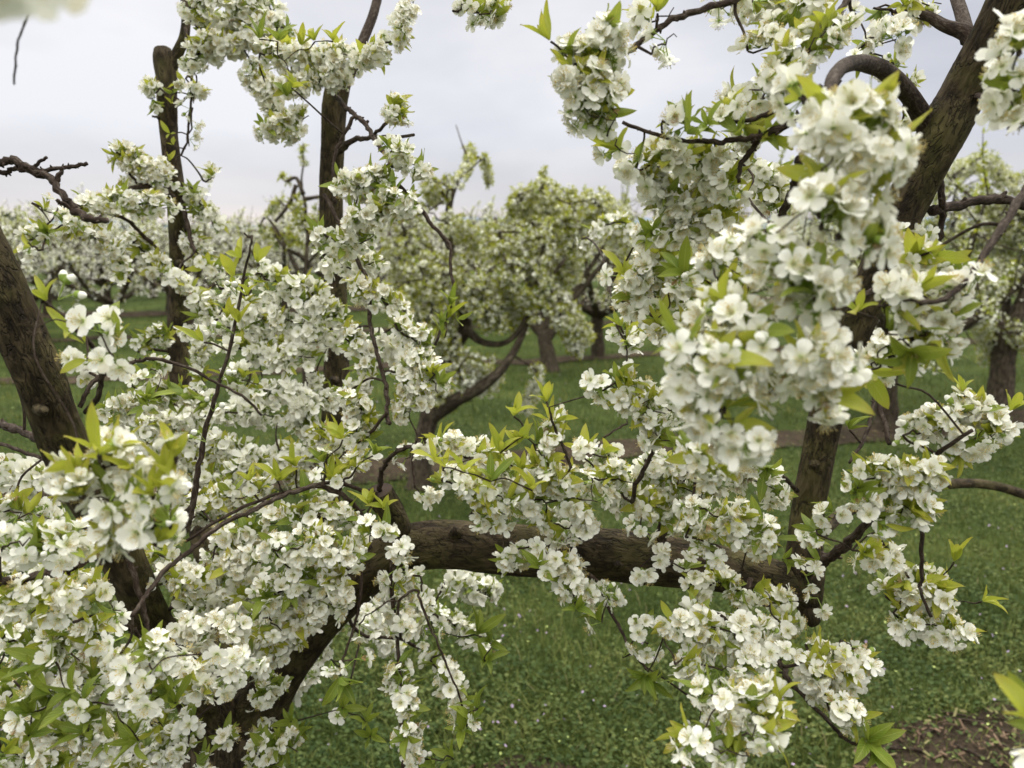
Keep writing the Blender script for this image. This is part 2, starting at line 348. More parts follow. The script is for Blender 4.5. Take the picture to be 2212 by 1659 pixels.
DK = 2.85; LFK = 2.1
class Tree:
    """limbs, twigs and blossom clusters in world space; built under one Empty at the trunk's foot"""
    def __init__(s, name, label, cat, foot, lod=0, group=None):
        s.root = bpy.data.objects.new(name, None); col.objects.link(s.root); s.foot = np.array(foot, float); s.root.location = s.foot
        s.root.empty_display_size = .2
        tag(s.root, label, cat, group); s.wood = []; s.clusters = []; s.lod = lod; s.spur = Acc(); s.seed = 0; s.twigs = Acc(); s.ntw = 0
    def branch(s, pts, name='limb', m=BARK, seg=14, sub=6, bumpy=.05, capm=None, obj=True, world=False):
        """pts: (u, v, depth, width in photo pixels)"""
        if world: Pw = np.array([p[:3] for p in pts]); rr = np.array([p[3] for p in pts])
        else: Pw = np.array([P(*p[:3]) for p in pts]); rr = np.array([p[3]/2/F*p[2] for p in pts])
        C_ = catmull(np.column_stack([Pw, rr]), sub); q = C_[:, :3]; r = np.maximum(C_[:, 3], .0006)
        s.seed += 1
        rs = np.random.default_rng(s.seed)
        if seg < 10:      # twigs wander a little and swell at their nodes
            jit = rs.normal(0, 1, q.shape)*np.minimum(r, .0035)[:, None]*.3; jit[0] = 0; q = q + jit; r = r*(1+.12*np.abs(rs.normal(0, 1, len(r))))
        if seg < 10 and s.lod == 0:      # bud nubs along the twigs
            for i in range(2, len(q)-1):
                if rs.random() < .4:
                    d = rs.normal(size=3); d /= np.linalg.norm(d); l_ = r[i]*1.2+rs.uniform(.15, 1.1)*min(r[i], .0035)
                    s.spur.addt(tube(np.array([q[i], q[i]+d*l_*.7, q[i]+d*l_])-s.foot, [r[i]*.5, r[i]*.4, r[i]*.2], TWIG, 5, rs.uniform(0, 9), True))
        t = tube(q - s.foot, r, m, seg, rs.uniform(0, 9), True, capm, bumpy, s.seed)
        s.wood.append(np.column_stack([q, r]))
        if obj:
            a = Acc(); a.addt(t); return link(name, a.mesh(name), s.root)
        s.spur.addt(t)
    def twig(s, pts, d0, d1=None, w0=8, w1=None, obj=True):
        d1 = d0 if d1 is None else d1; w1 = w0*.45 if w1 is None else w1; n = len(pts)-1
        q = [(x, y, d0+(d1-d0)*i/n, w0+(w1-w0)*i/n) for i, (x, y) in enumerate(pts)]
        s.branch(q, 'twig', TWIG if s.lod == 0 else FARBARK, 7 if s.lod == 0 else 5, 5, 0.0, obj=obj and s.lod == 0)
    def connect(s, p, r):
        best = None
        for w in s.wood:
            d = np.linalg.norm(w[:, :3]-p, axis=1) - 0*w[:, 3]; i = int(d.argmin())
            if best is None or d[i] < best[0]: best = (d[i], w[i])
        if best and best[0] > .015 and best[0] < .6:
            q = best[1][:3]; L_ = best[0]
            m1 = q+(p-q)*.35+rdir()*L_*.1+np.array([0, 0, .05*L_]); m2 = q+(p-q)*.7+rdir()*L_*.08
            C_ = catmull([q, m1, m2, p], 4); rr = np.linspace(min(best[1][3]*.6, r*1.7), r, len(C_))
            s.spur.addt(tube(C_-s.foot, rr, TWIG if s.lod == 0 else FARBARK, 5, rng.uniform(0, 9), False)); s.wood.append(np.column_stack([C_, rr]))
    def spray(s, pts, d0, d1=None, hw=45, dens=1.0, leaf=.6, green=.35, tw=5, nf=(4, 8), lod=None, wood=True, thick=None):
        """blossom along a twig; hw = half width of the mass in photo pixels"""
        d1 = d0 if d1 is None else d1; n = len(pts)-1; lod = s.lod if lod is None else lod
        Pw = np.array([P(x, y, d0+(d1-d0)*i/max(n, 1)) for i, (x, y) in enumerate(pts)])
        C_ = catmull(Pw, 6) + rng.normal(0, .002, (max(n, 1)*6+1, 3))
        dm = (d0+d1)/2; r = tw/2/F*dm
        if wood:
            s.connect(C_[0], r); rr = np.linspace(r, r*.45, len(C_))
            s.spur.addt(tube(C_-s.foot, rr, TWIG if s.lod == 0 else FARBARK, 5, rng.uniform(0, 9), False)); s.wood.append(np.column_stack([C_, rr]))
        seg = np.linalg.norm(np.diff(C_, axis=0), axis=1); Ln = seg.sum(); cum = np.concatenate([[0], np.cumsum(seg)])
        hwm = hw/F*dm; rc = .022
        area = (Ln+hwm)*2*hwm; k = max(1, int(round(dens*DK*area/(math.pi*rc*rc))))
        off = max(.003, hwm-.025)
        for i in range(k):
            a = Ln*((i+rng.random())/k); j = min(len(seg)-1, int(np.searchsorted(cum, a)-1)); j = max(j, 0)
            p = C_[j]+(C_[j+1]-C_[j])*((a-cum[j])/max(seg[j], 1e-6))
            t = (C_[j+1]-C_[j])/max(seg[j], 1e-6); o = rdir(); o = o-t*(o@t)*.8; o = o/np.linalg.norm(o)
            c = p + o*off*math.sqrt(rng.random())*(np.array([1, 1, 1]) if thick is None else np.array([1, thick, 1]))
            if np.linalg.norm(c-p) > .006:
                mid = (p+c)/2+rdir()*.002; s.spur.addt(tube(np.array([p, mid, c])-s.foot, [.0014, .0012, .001], TWIG if s.lod == 0 else FARBARK, 4, rng.uniform(0, 9), False))
            s.cluster(c, o, int(rng.integers(nf[0], nf[1]+1)), (int(rng.integers(4, 9)) if rng.random() < min(1, leaf*LFK) else 0), green, lod)
    def cluster(s, c, o, nf, nl, green=.35, lod=None, size=1.0):
        s.clusters.append((np.array(c, float), spray_cluster(o, nf, nl, s.lod if lod is None else lod, green, size)))
    def at(s, u, v, d, nf=6, nl=3, green=.3, o=None, size=1.0):
        p = P(u, v, d); s.connect(p, .0011); o = (rdir()*.6+np.array([0, -.5, .2])) if o is None else np.array(o, float)
        s.cluster(p, o/np.linalg.norm(o), nf, nl, green, size=size)
    def one(s, u, v, d, face, size=1.0, ti=0):
        """a single open flower at a traced place, facing a given way"""
        f = np.array(face, float); f /= np.linalg.norm(f)
        T = OPENF[ti % len(OPENF)]; Mx = frame(f, rng.uniform(0, 6))*size; p = P(u, v, d)-f*.015*size
        s.connect(p, .0009); s.clusters.append((p, [('flower', T, Mx, np.zeros(3))]))
    def finish(s, nbig=100):
        big = []
        if s.lod == 0:
            sc = []
            for i, (c, it) in enumerate(s.clusters):
                u, v, d = proj(c); ok = -40 < u < W+40 and -40 < v < H+40
                sc.append((d if ok else 99)*(1.0 if len(it) > 2 else 1.1))
            big = list(np.argsort(sc)[:nbig])
        bs = set(int(b) for b in big); cache = {}
        for i in sorted(bs):
            c, it = s.clusters[i]
            a = Acc(); a.addt(tube([(0, 0, -.003), (0, 0, 0), (0, 0, .002)], [.001, .0018, .0009], TWIG, 6, 0, True))
            cl = link('blossom_cluster', a.mesh('bud_spur'), s.root, tuple(c-s.foot))
            for kind, T, Mx, off in it:
                me = cache.get(id(T))
                if me is None:
                    b = Acc(); b.addt(T); me = cache[id(T)] = b.mesh(kind)
                o = link(kind, me, cl); o.matrix_local = Matrix([list(Mx[r_])+[off[r_]] for r_ in range(3)]+[[0, 0, 0, 1]])
        fa, la = Acc(), Acc()
        for i, (c, it) in enumerate(s.clusters):
            if i in bs: continue
            for kind, T, Mx, off in it: (fa if kind == 'flower' else la).addt(T, Mx, c-s.foot+off)
        for a, nm in ((fa, 'blossoms'), (la, 'leaves'), (s.spur, 'spurs')):
            if a.n: o = link(nm, a.mesh(nm), s.root); o['kind'] = 'stuff'
        return s.root
OPENF = [flower_tpl(0, 'open', 0.05) for _ in range(5)]
#@@TREE

# ------------------------------------------------------------------ the foreground plum tree
g = P(468, 1659, 1.12); foot = (g[0], g[1]+.06, 0)
T1 = Tree('plum_tree', 'large foreground plum tree in full white blossom with thick level dark limb', 'tree', foot)
B = T1.branch
# trunk down to the soil
top = P(515, 1500, 1.13); cz = g.copy()
B([(foot[0], foot[1], -.05, .115), (foot[0], foot[1], .05, .085), (foot[0]-.005, foot[1]-.02, .35, .072), (*P(497, 1680, 1.13), .072), (*P(500, 1610, 1.13), .074), (*P(505, 1565, 1.12), .062), (*P(508, 1540, 1.12), .03)], 'trunk', world=True, seg=24, bumpy=.07)
# level limb to the right, with the upright at its end
B([(505, 1700, 1.13, 130), (530, 1600, 1.12, 132), (575, 1500, 1.12, 114), (640, 1400, 1.08, 102), (725, 1300, 1.03, 100), (820, 1215, 1.0, 104), (920, 1178, 1.0, 104), (1050, 1182, .99, 108), (1180, 1192, .98, 108), (1300, 1198, .98, 108), (1420, 1210, .98, 108), (1540, 1226, .99, 98), (1640, 1245, 1.0, 90), (1700, 1258, 1.0, 84), (1730, 1262, 1.0, 60)], 'limb', seg=28, sub=9, bumpy=.045)
B([(1752, 1348, 1.0, 16), (1756, 1334, .99, 36), (1748, 1312, 1.0, 50), (1742, 1280, 1.0, 72), (1734, 1245, 1.0, 92), (1736, 1195, 1.0, 78), (1742, 1120, 1.0, 68), (1757, 1040, .99, 68), (1773, 960, .98, 68), (1792, 870, .96, 70), (1822, 770, .94, 74), (1858, 670, .92, 80), (1900, 580, .9, 84), (1936, 480, .88, 88), (1990, 380, .86, 90), (2040, 280, .84, 104), (2075, 215, .83, 96), (2118, 133, .81, 98), (2160, 60, .79, 104), (2205, -30, .77, 108), (2260, -130, .76, 104)], 'limb', seg=26, sub=8, bumpy=.05)
B([(2020, 300, .845, 60), (1998, 262, .84, 46), (1962, 203, .80, 38), (1912, 154, .74, 37), (1862, 136, .67, 35), (1825, 142, .60, 32), (1800, 170, .55, 30), (1790, 215, .52, 22)], 'limb', TWIG, seg=14, sub=8)
B([(2120, 110, .81, 50), (2090, 73, .82, 36), (2042, 56, .83, 26), (2009, 38, .84, 22), (1959, 20, .85, 18), (1929, 30, .86, 13)], 'limb', TWIG, seg=12)
B([(2092, 85, .83, 34), (2080, 40, .86, 28), (2062, -20, .9, 26), (2050, -80, .93, 24)], 'limb', TWIG, seg=12)
B([(500, 1700, 1.13, 110), (470, 1590, 1.1, 118), (425, 1490, 1.06, 100), (370, 1410, 1.0, 82), (322, 1330, .94, 78), (276, 1230, .88, 84), (230, 1130, .83, 92), (170, 1020, .78, 100), (125, 920, .74, 96), (88, 820, .71, 98), (45, 720, .69, 98), (-5, 600, .67, 98), (-70, 470, .65, 96)], 'limb', seg=24, sub=8, bumpy=.05)
# rear limbs, further from the camera
B([(540, 1500, 1.15, 70), (640, 1330, 1.22, 66), (690, 1150, 1.3, 62), (715, 1000, 1.33, 58), (722, 900, 1.33, 54), (727, 760, 1.33, 54), (722, 620, 1.32, 52), (716, 480, 1.3, 50), (717, 350, 1.28, 50), (722, 230, 1.26, 54), (735, 170, 1.25, 50)], 'limb', seg=20, sub=7, bumpy=.05)
B([(730, 190, 1.25, 44), (765, 140, 1.26, 24), (785, 85, 1.28, 21), (805, 35, 1.3, 20), (822, -30, 1.33, 19)], 'limb', TWIG, seg=12)
B([(520, 1520, 1.16, 60), (470, 1300, 1.28, 54), (420, 1050, 1.36, 50), (388, 800, 1.4, 46), (385, 660, 1.4, 42), (386, 540, 1.38, 40), (380, 420, 1.36, 38), (366, 300, 1.35, 36), (361, 220, 1.34, 38), (360, 170, 1.34, 42), (354, 128, 1.34, 46), (350, 106, 1.34, 34)], 'limb', seg=20, sub=8, bumpy=.08, capm=CUT)
B([(368, 150, 1.34, 26), (382, 118, 1.34, 25), (398, 80, 1.33, 21), (402, 30, 1.33, 19), (396, -30, 1.33, 18)], 'limb', seg=12)
B([(1730, 1200, 1.05, 30), (1820, 1110, 1.2, 26), (1930, 1065, 1.35, 22), (2060, 1045, 1.45, 21), (2140, 1048, 1.5, 20), (2212, 1068, 1.55, 20), (2300, 1100, 1.6, 18)], 'limb', seg=12)
# cut stump on the level limb
B([(866, 1150, .99, 54), (842, 1100, .975, 58), (822, 1070, .965, 62), (818, 1060, .962, 60)], 'stump', seg=16, sub=5, bumpy=.06, capm=CUT)
for k_, q_ in enumerate((((985, 1172, 1.0, 40), (984, 1150, .965, 26), (983, 1146, .957, 10)), ((1330, 1215, .98, 34), (1335, 1222, .945, 22), (1336, 1226, .94, 8)), ((86, 880, .72, 40), (90, 890, .685, 22), (92, 893, .68, 8)), ((1765, 1000, .985, 36), (1757, 1004, .962, 18), (1755, 1006, .957, 7)), ((1930, 520, .89, 40), (1925, 528, .852, 22), (1922, 532, .847, 8)), ((388, 570, 1.38, 24), (391, 568, 1.345, 12), (392, 568, 1.34, 5)), ((724, 820, 1.33, 30), (722, 822, 1.29, 14), (721, 823, 1.285, 6)))):
    B(list(q_), 'knot', seg=10, sub=3, bumpy=.15)
Tw = T1.twig
# right-hand twigs
B([(1420, 1180, .97, 26), (1446, 1100, .93, 20), (1475, 1020, .86, 17), (1520, 930, .72, 16), (1590, 850, .56, 12), (1620, 780, .5, 10)], 'limb', TWIG, seg=9)
Tw([(1812, 170), (1770, 225), (1720, 258), (1659, 290), (1620, 300), (1580, 303), (1530, 306), (1470, 303), (1420, 290), (1345, 265)], .6, .66, 17, 7)
Tw([(1640, 300), (1615, 335), (1599, 362), (1595, 395)], .63, .65, 13, 8)
Tw([(1760, 190), (1669, 240), (1610, 262), (1570, 262)], .6, .64, 12, 7)
Tw([(1840, -30), (1822, 10), (1792, 60), (1760, 95), (1726, 135), (1669, 205)], .7, .62, 15, 8)
Tw([(1630, -20), (1573, 2), (1473, 33), (1420, 62), (1389, 88), (1353, 113), (1319, 120), (1273, 133), (1236, 147)], .68, .62, 14, 8)
Tw([(2015, 455), (2052, 447), (2092, 437), (2159, 430), (2212, 445), (2290, 470)], .88, .95, 22, 15); Tw([(2160, 432), (2172, 415)], .92, .92, 9, 8)
Tw([(2028, 375), (2036, 440), (2034, 480), (2031, 530)], .87, .9, 15, 10)
B([(2290, 330, .66, 18), (2212, 420, .6, 17), (2150, 512, .55, 15), (2100, 590, .52, 13), (2050, 640, .5, 12), (1990, 655, .49, 10)], 'limb', TWIG, seg=9)
Tw([(1726, 342), (1722, 380), (1705, 430), (1685, 470), (1665, 496)], .62, .7, 15, 16); Tw([(1900, 620), (1800, 640), (1700, 520), (1650, 500), (1600, 530)], .85, .7, 14, 9)
Tw([(1888, 740), (1893, 830), (1905, 900), (1922, 960)], .93, .85, 12, 9); Tw([(1893, 840), (1880, 910), (1860, 960), (1835, 1000)], .9, .82, 9, 6)
Tw([(1735, 1240), (1786, 1206), (1819, 1186), (1859, 1146), (1892, 1106), (1950, 1050), (2020, 980), (2100, 930)], .95, .7, 24, 7)
Tw([(1980, 1020), (1992, 1140), (1990, 1200), (1993, 1250), (1988, 1275), (2010, 1330)], .74, .75, 9, 6)
Tw([(1890, 1150), (1940, 1215), (1965, 1245)], .8, .82, 6, 4)
Tw([(1680, 1180), (1660, 1165), (1600, 1140)], .98, .92, 9, 5); Tw([(1722, 1060), (1690, 1030), (1640, 1010)], .98, .9, 10, 6)
Tw([(1419, 946), (1406, 986), (1379, 1036), (1363, 1085)], .78, .86, 8, 10); Tw([(1300, 948), (1340, 922), (1356, 915)], 1.0, 1.0, 4, 4)
Tw([(1233, 1010), (1219, 970), (1196, 920), (1186, 880)], .8, .78, 7, 4)
Tw([(820, 1060), (823, 1030), (830, 1005), (843, 986), (870, 970), (900, 963), (946, 966), (1000, 985), (1060, 1005)], .96, .82, 11, 6)
Tw([(1270, 1240), (1296, 1263), (1319, 1323), (1339, 1356), (1359, 1396), (1389, 1436), (1400, 1450)], .93, .82, 8, 4)
Tw([(1100, 1170), (1180, 1210), (1220, 1240), (1245, 1300)], .9, .84, 9, 5)
Tw([(1620, 1250), (1600, 1330), (1640, 1400), (1690, 1440), (1702, 1468), (1759, 1526), (1802, 1573), (1829, 1598), (1865, 1612)], .97, .72, 14, 6)
Tw([(1690, 1440), (1760, 1430), (1820, 1420)], .76, .76, 7, 4)
Tw([(1600, 1400), (1640, 1480), (1650, 1560), (1600, 1650), (1590, 1720)], .85, .6, 14, 8)
# below the level limb
Tw([(800, 1180), (783, 1206), (776, 1306), (753, 1390), (733, 1440)], .95, .85, 8, 4)
Tw([(846, 1190), (846, 1256), (853, 1340), (863, 1440), (860, 1506), (870, 1573), (868, 1680)], .93, .83, 9, 6)
Tw([(865, 1380), (862, 1300), (900, 1275), (906, 1293), (926, 1346), (950, 1400), (970, 1450), (993, 1506), (1010, 1573)], .88, .85, 6, 4)
Tw([(725, 1250), (745, 1310), (780, 1370), (860, 1380), (905, 1400)], 1.05, 1.15, 9, 6); Tw([(735, 1290), (740, 1330), (735, 1360)], 1.05, 1.1, 9, 6)
# left-hand twigs
Tw([(-20, 1262), (67, 1249), (110, 1239), (150, 1226), (210, 1200), (262, 1180)], .66, .82, 19, 15)
B([(-60, 340, .72, 14), (0, 352, .7, 16), (25, 348, .7, 16), (50, 360, .7, 17), (83, 372, .7, 16), (117, 395, .69, 15), (143, 430, .68, 14), (167, 458, .68, 15), (197, 473, .67, 15), (232, 473, .67, 12)], 'twig', TWIG, seg=9, sub=5, capm=CUT)
Tw([(66, 366), (82, 353), (101, 340)], .7, .7, 9, 6); Tw([(70, 362), (90, 368), (123, 364), (155, 360), (188, 354)], .7, .7, 9, 8)
Tw([(121, 396), (128, 378), (135, 362)], .69, .69, 11, 8); Tw([(-20, 372), (10, 372), (30, 366), (55, 362)], .71, .7, 10, 9); Tw([(160, 455), (135, 441), (122, 432)], .68, .67, 10, 7)
Tw([(96, -60), (70, 20), (57, 43), (40, 87), (33, 133), (30, 182)], .42, .46, 5, 3)
Tw([(186, 890), (213, 853), (218, 800), (196, 743), (166, 713), (133, 680), (97, 653), (78, 632)], .72, .58, 12, 6); Tw([(90, 655), (112, 615)], .58, .58, 6, 5)
Tw([(172, 880), (200, 826), (233, 806), (266, 790), (300, 780), (340, 776), (400, 793), (466, 826), (533, 863), (566, 898)], .72, .78, 10, 5)
Tw([(-20, 908), (0, 916), (43, 933), (95, 955)], .95, .78, 16, 14); Tw([(-20, 950), (60, 980), (110, 995)], .9, .8, 8, 7)
Tw([(400, 1150), (413, 1100), (426, 1036), (440, 953), (456, 886), (476, 820), (500, 740), (520, 636), (537, 553), (545, 510)], .82, .8, 14, 4)
Tw([(545, 510), (536, 512), (528, 502)], .8, .8, 5, 3)
Tw([(286, 1332), (310, 1293), (333, 1263), (366, 1223), (410, 1190), (456, 1150), (500, 1122), (553, 1098), (603, 1073), (653, 1056), (700, 1052), (740, 1070), (783, 1112), (810, 1150)], .66, .93, 9, 11)
Tw([(400, 1170), (480, 1120), (560, 1080), (690, 1046), (736, 1043), (773, 1056), (815, 1066)], .85, .95, 6, 9)
Tw([(263, 1179), (283, 1222), (300, 1279), (316, 1339), (325, 1395)], .8, .8, 13, 9)
Tw([(310, 1380), (260, 1346), (200, 1333), (160, 1343)], .82, .72, 10, 6)
Tw([(375, 428), (350, 407), (300, 403), (268, 414), (220, 440)], 1.34, 1.2, 13, 6); Tw([(385, 600), (340, 540), (300, 500), (262, 470), (150, 440), (125, 452)], 1.35, 1.15, 9, 5)
Tw([(386, 420), (402, 470), (412, 520), (422, 545)], 1.36, 1.3, 10, 7)
Tw([(400, 60), (412, 150), (416, 200), (408, 250), (405, 300), (392, 335)], 1.3, 1.28, 6, 4); Tw([(380, 232), (400, 212), (423, 190)], 1.33, 1.28, 5, 4)
Tw([(345, 255), (328, 252)], 1.33, 1.33, 6, 4)
Tw([(716, 193), (740, 225), (760, 243), (786, 267), (806, 297), (823, 323), (850, 360)], 1.2, 1.0, 10, 9); Tw([(766, 252), (743, 290), (728, 320), (720, 367), (722, 440)], 1.12, 1.1, 8, 7)
Tw([(735, 325), (755, 308), (786, 298), (830, 296), (893, 293)], 1.26, 1.05, 14, 6); Tw([(805, 295), (830, 270), (850, 250)], 1.15, 1.05, 8, 6); Tw([(788, 268), (795, 262)], 1.1, 1.1, 7, 6)
Tw([(860, 400), (903, 443), (930, 483), (956, 510), (973, 533), (973, 590), (980, 620), (966, 676), (953, 710), (940, 746)], 1.0, .95, 9, 5); Tw([(958, 512), (970, 538)], 1, 1, 6, 5)
Tw([(700, 420), (743, 500), (770, 560), (793, 606), (800, 653), (800, 703), (813, 753), (826, 803), (836, 853), (836, 893), (843, 918)], 1.1, .97, 8, 9); Tw([(836, 890), (813, 920), (790, 946)], .97, 1.0, 8, 6)
Tw([(793, 606), (820, 640), (850, 676), (886, 730)], 1.05, 1.05, 7, 6)

Tw([(1110, -60), (1070, -10), (1030, 22), (1000, 20)], 1.0, .95, 8, 4); Tw([(2105, 205), (2130, 215), (2172, 216), (2235, 190)], .83, .5, 14, 9)
S = T1.spray
# right: top
S([(1240, 148), (1300, 125)], .62, hw=42, dens=.8, leaf=.5, tw=6); S([(1250, 170), (1262, 230), (1330, 265)], .62, hw=38, dens=.9); S([(1270, 85), (1330, 100)], .62, hw=42, dens=1.1); S([(1230, 170), (1290, 210), (1330, 250)], .62, hw=40, dens=1.0)
S([(1310, 290), (1360, 330)], .64, hw=24, dens=.8); S([(1400, 110), (1470, 75)], .64, hw=20, dens=.7, leaf=.1); S([(1390, 60), (1460, 20)], .66, hw=25, dens=.6, leaf=1)
S([(1520, 20), (1580, 10)], .7, hw=22, dens=.8, leaf=.2); S([(1620, 10), (1630, -20)], .7, hw=25, dens=.8)
S([(1430, 270), (1530, 270)], .64, hw=24, dens=.6, leaf=.6); S([(1560, 260), (1640, 270)], .64, hw=28, dens=.7, leaf=1)
S([(1370, 370), (1440, 350), (1530, 360), (1600, 400)], .68, hw=48, dens=1.0); S([(1380, 400), (1440, 430), (1520, 450), (1590, 450)], .7, hw=52, dens=1.1)
S([(1400, 500), (1470, 510), (1560, 530)], .72, hw=48, dens=1.0); S([(1580, 330), (1650, 400), (1690, 470)], .85, hw=50, dens=.9, lod=1)
S([(1320, 600), (1400, 580), (1470, 560)], .74, hw=40, dens=1.0); S([(1350, 640), (1440, 640), (1520, 620)], .76, hw=36, dens=1.0); S([(1400, 680), (1480, 720), (1500, 780)], .72, hw=40, dens=1.0)
S([(1340, 700), (1360, 760)], 1.05, hw=34, dens=1.2, lod=1); S([(1330, 830), (1380, 860), (1440, 900)], .75, hw=42, dens=1.0, leaf=.8); S([(1400, 930), (1470, 960)], .75, hw=40, dens=.9); S([(1300, 820), (1330, 840)], .75, hw=26, dens=.6, leaf=1)
S([(1480, 600), (1560, 620), (1600, 680)], .66, hw=50, dens=1.0); S([(1260, 520), (1330, 480), (1380, 500)], 1.5, hw=30, dens=.5, lod=1)
S([(1640, 215), (1700, 150), (1770, 80), (1830, 20)], .64, hw=48, dens=1.0); S([(1620, 120), (1700, 70), (1760, 10)], .68, hw=38, dens=.9); S([(1840, 50), (1900, 90), (1960, 100)], .72, hw=28, dens=.7, leaf=.2)
S([(1850, 110), (1920, 130), (1950, 200)], 1.0, hw=34, dens=.8, lod=1); S([(1880, 20), (1980, 10), (2030, 5)], .84, hw=30, dens=.7); S([(1690, 0), (1760, -20)], .7, hw=40, dens=1.0)
S([(1950, 250), (1960, 320), (1930, 390)], 1.0, hw=30, dens=.8, lod=1); S([(1600, 200), (1640, 240)], .68, hw=26, leaf=.9)
# right: the blurred front bough
S([(1725, 205), (1770, 225)], .48, hw=34, dens=.9, leaf=1); S([(1805, 265), (1850, 275), (1895, 310)], .45, hw=48, dens=1.1, leaf=.5); S([(1780, 270), (1850, 300), (1900, 350)], .44, hw=62, dens=1.1, leaf=.35)
S([(1770, 370), (1820, 400), (1870, 430)], .44, hw=52, dens=1.0); S([(1760, 460), (1800, 500), (1850, 530)], .44, hw=60, dens=1.0, leaf=.3); S([(1660, 520), (1700, 560), (1770, 580)], .46, hw=52, dens=1.0, leaf=.4)
S([(1720, 620), (1770, 650), (1810, 690)], .45, hw=62, dens=1.1, leaf=.3); S([(1600, 650), (1560, 700), (1640, 720)], .47, hw=52, dens=.9, leaf=.6); S([(1500, 760), (1560, 780), (1620, 800)], .45, hw=58, dens=1.1, leaf=.5)
S([(1650, 760), (1720, 780), (1790, 780)], .45, hw=62, dens=1.1, leaf=.3); S([(1500, 860), (1560, 890), (1610, 940)], .46, hw=55, dens=1.0, leaf=.3); S([(1640, 850), (1740, 850), (1800, 830)], .48, hw=52, dens=1.0, leaf=.3)
S([(1540, 560), (1600, 590)], .55, hw=36, dens=.8, leaf=1); S([(1500, 960), (1560, 1000)], .6, hw=40, dens=.9)
# right: beside the upright
S([(1900, 650), (1970, 640), (2040, 640), (2110, 650)], .52, hw=52, dens=1.05, leaf=.25); S([(1920, 720), (2000, 720), (2060, 690)], .53, hw=42, dens=.9, leaf=.5); S([(1960, 560), (2020, 560), (2080, 600)], .62, hw=42, dens=1.0)
S([(1880, 790), (1910, 780), (1940, 760)], .7, hw=36, dens=.9); S([(1960, 500), (2010, 540)], .85, hw=30, dens=.9, lod=1)
S([(2170, 210), (2195, 190), (2230, 180)], .5, hw=36, dens=1); S([(2190, 120), (2220, 100)], .48, hw=34, dens=1); S([(2180, 270), (2230, 260)], .5, hw=30, dens=.8)
S([(1840, 1060), (1900, 1020), (1960, 1010), (2010, 1030)], .72, hw=50, dens=1.2, leaf=.3); S([(1870, 1130), (1930, 1110), (2000, 1090)], .72, hw=46, dens=1.1, leaf=.3); S([(1950, 940), (2020, 920), (2090, 890), (2150, 890)], .74, hw=34, dens=1.2, leaf=.25)
S([(2060, 960), (2130, 940), (2170, 930)], .73, hw=38, dens=1.1, leaf=.3); S([(1850, 1190), (1910, 1210)], .8, hw=32, dens=.8, leaf=.3); S([(1760, 1150), (1800, 1110)], .8, hw=26, dens=.8, leaf=.4)
S([(1950, 1240), (2010, 1270), (2060, 1290)], .8, hw=48, dens=1.2, leaf=.35); S([(1930, 1330), (2000, 1350), (2090, 1370)], .8, hw=34, dens=1.1, leaf=.25); S([(1920, 1290), (1990, 1310)], .82, hw=36, dens=1.0)
# right: bottom
S([(1450, 1340), (1530, 1350), (1620, 1370), (1690, 1400)], .76, hw=52, dens=1.15, leaf=.25); S([(1460, 1430), (1540, 1440), (1640, 1450)], .74, hw=46, dens=1.1, leaf=.25); S([(1490, 1270), (1560, 1260), (1650, 1270)], .88, hw=30, dens=.8, leaf=.5)
S([(1540, 1500), (1600, 1540), (1680, 1530)], .62, hw=52, dens=1.1, leaf=.3); S([(1500, 1590), (1570, 1620), (1620, 1640)], .6, hw=42, dens=.9, leaf=.7); S([(1600, 1590), (1650, 1570)], .6, hw=40, dens=1.0, leaf=.2); S([(1500, 1500), (1520, 1560)], .85, hw=26, dens=.9)
S([(1740, 1440), (1790, 1450), (1850, 1450)], .76, hw=42, dens=1.0, leaf=.5); S([(1740, 1390), (1790, 1480), (1830, 1500)], .78, hw=40, dens=.9, leaf=.3); S([(1790, 1540), (1850, 1560)], .74, hw=30, dens=.8); S([(1680, 1340), (1720, 1380)], .85, hw=30, dens=.9)
S([(1820, 1380), (1870, 1420)], .76, hw=30, dens=.6, leaf=1); S([(1650, 1310), (1700, 1300)], .9, hw=30, dens=.8, leaf=.5)
# right of centre, above the limb
S([(1390, 990), (1450, 1030), (1520, 1080)], .85, hw=50, dens=1.1, leaf=.25); S([(1330, 1060), (1400, 1090), (1470, 1120)], .88, hw=36, dens=1.0, leaf=.3); S([(1500, 1090), (1580, 1130), (1660, 1150)], .78, hw=50, dens=1.1, leaf=.3)
S([(1540, 1030), (1620, 1040), (1690, 1060)], .85, hw=42, dens=.9, leaf=.3); S([(1600, 980), (1660, 1000)], .82, hw=34, dens=.7); S([(1620, 1170), (1690, 1160)], .85, hw=28, dens=.8)
S([(1480, 1160), (1560, 1180)], .8, hw=26, dens=1.0, leaf=.3)
T1.at(1385, 1140, .86, 5, 0); T1.at(1420, 1190, .86, 6, 0, o=(0, -1, -.2)); T1.at(1385, 1225, .86, 4, 0, o=(0, -1, -.3)); T1.at(1745, 1180, .85, 3, 1); T1.at(1765, 1290, .86, 3, 0, o=(.3, -.6, -.4)); T1.at(1740, 1245, .86, 3, 1)
T1.at(1480, 1230, .85, 3, 4, .7); T1.at(1770, 1215, .86, 0, 4, .9); T1.at(1690, 1210, .86, 1, 4, .8)
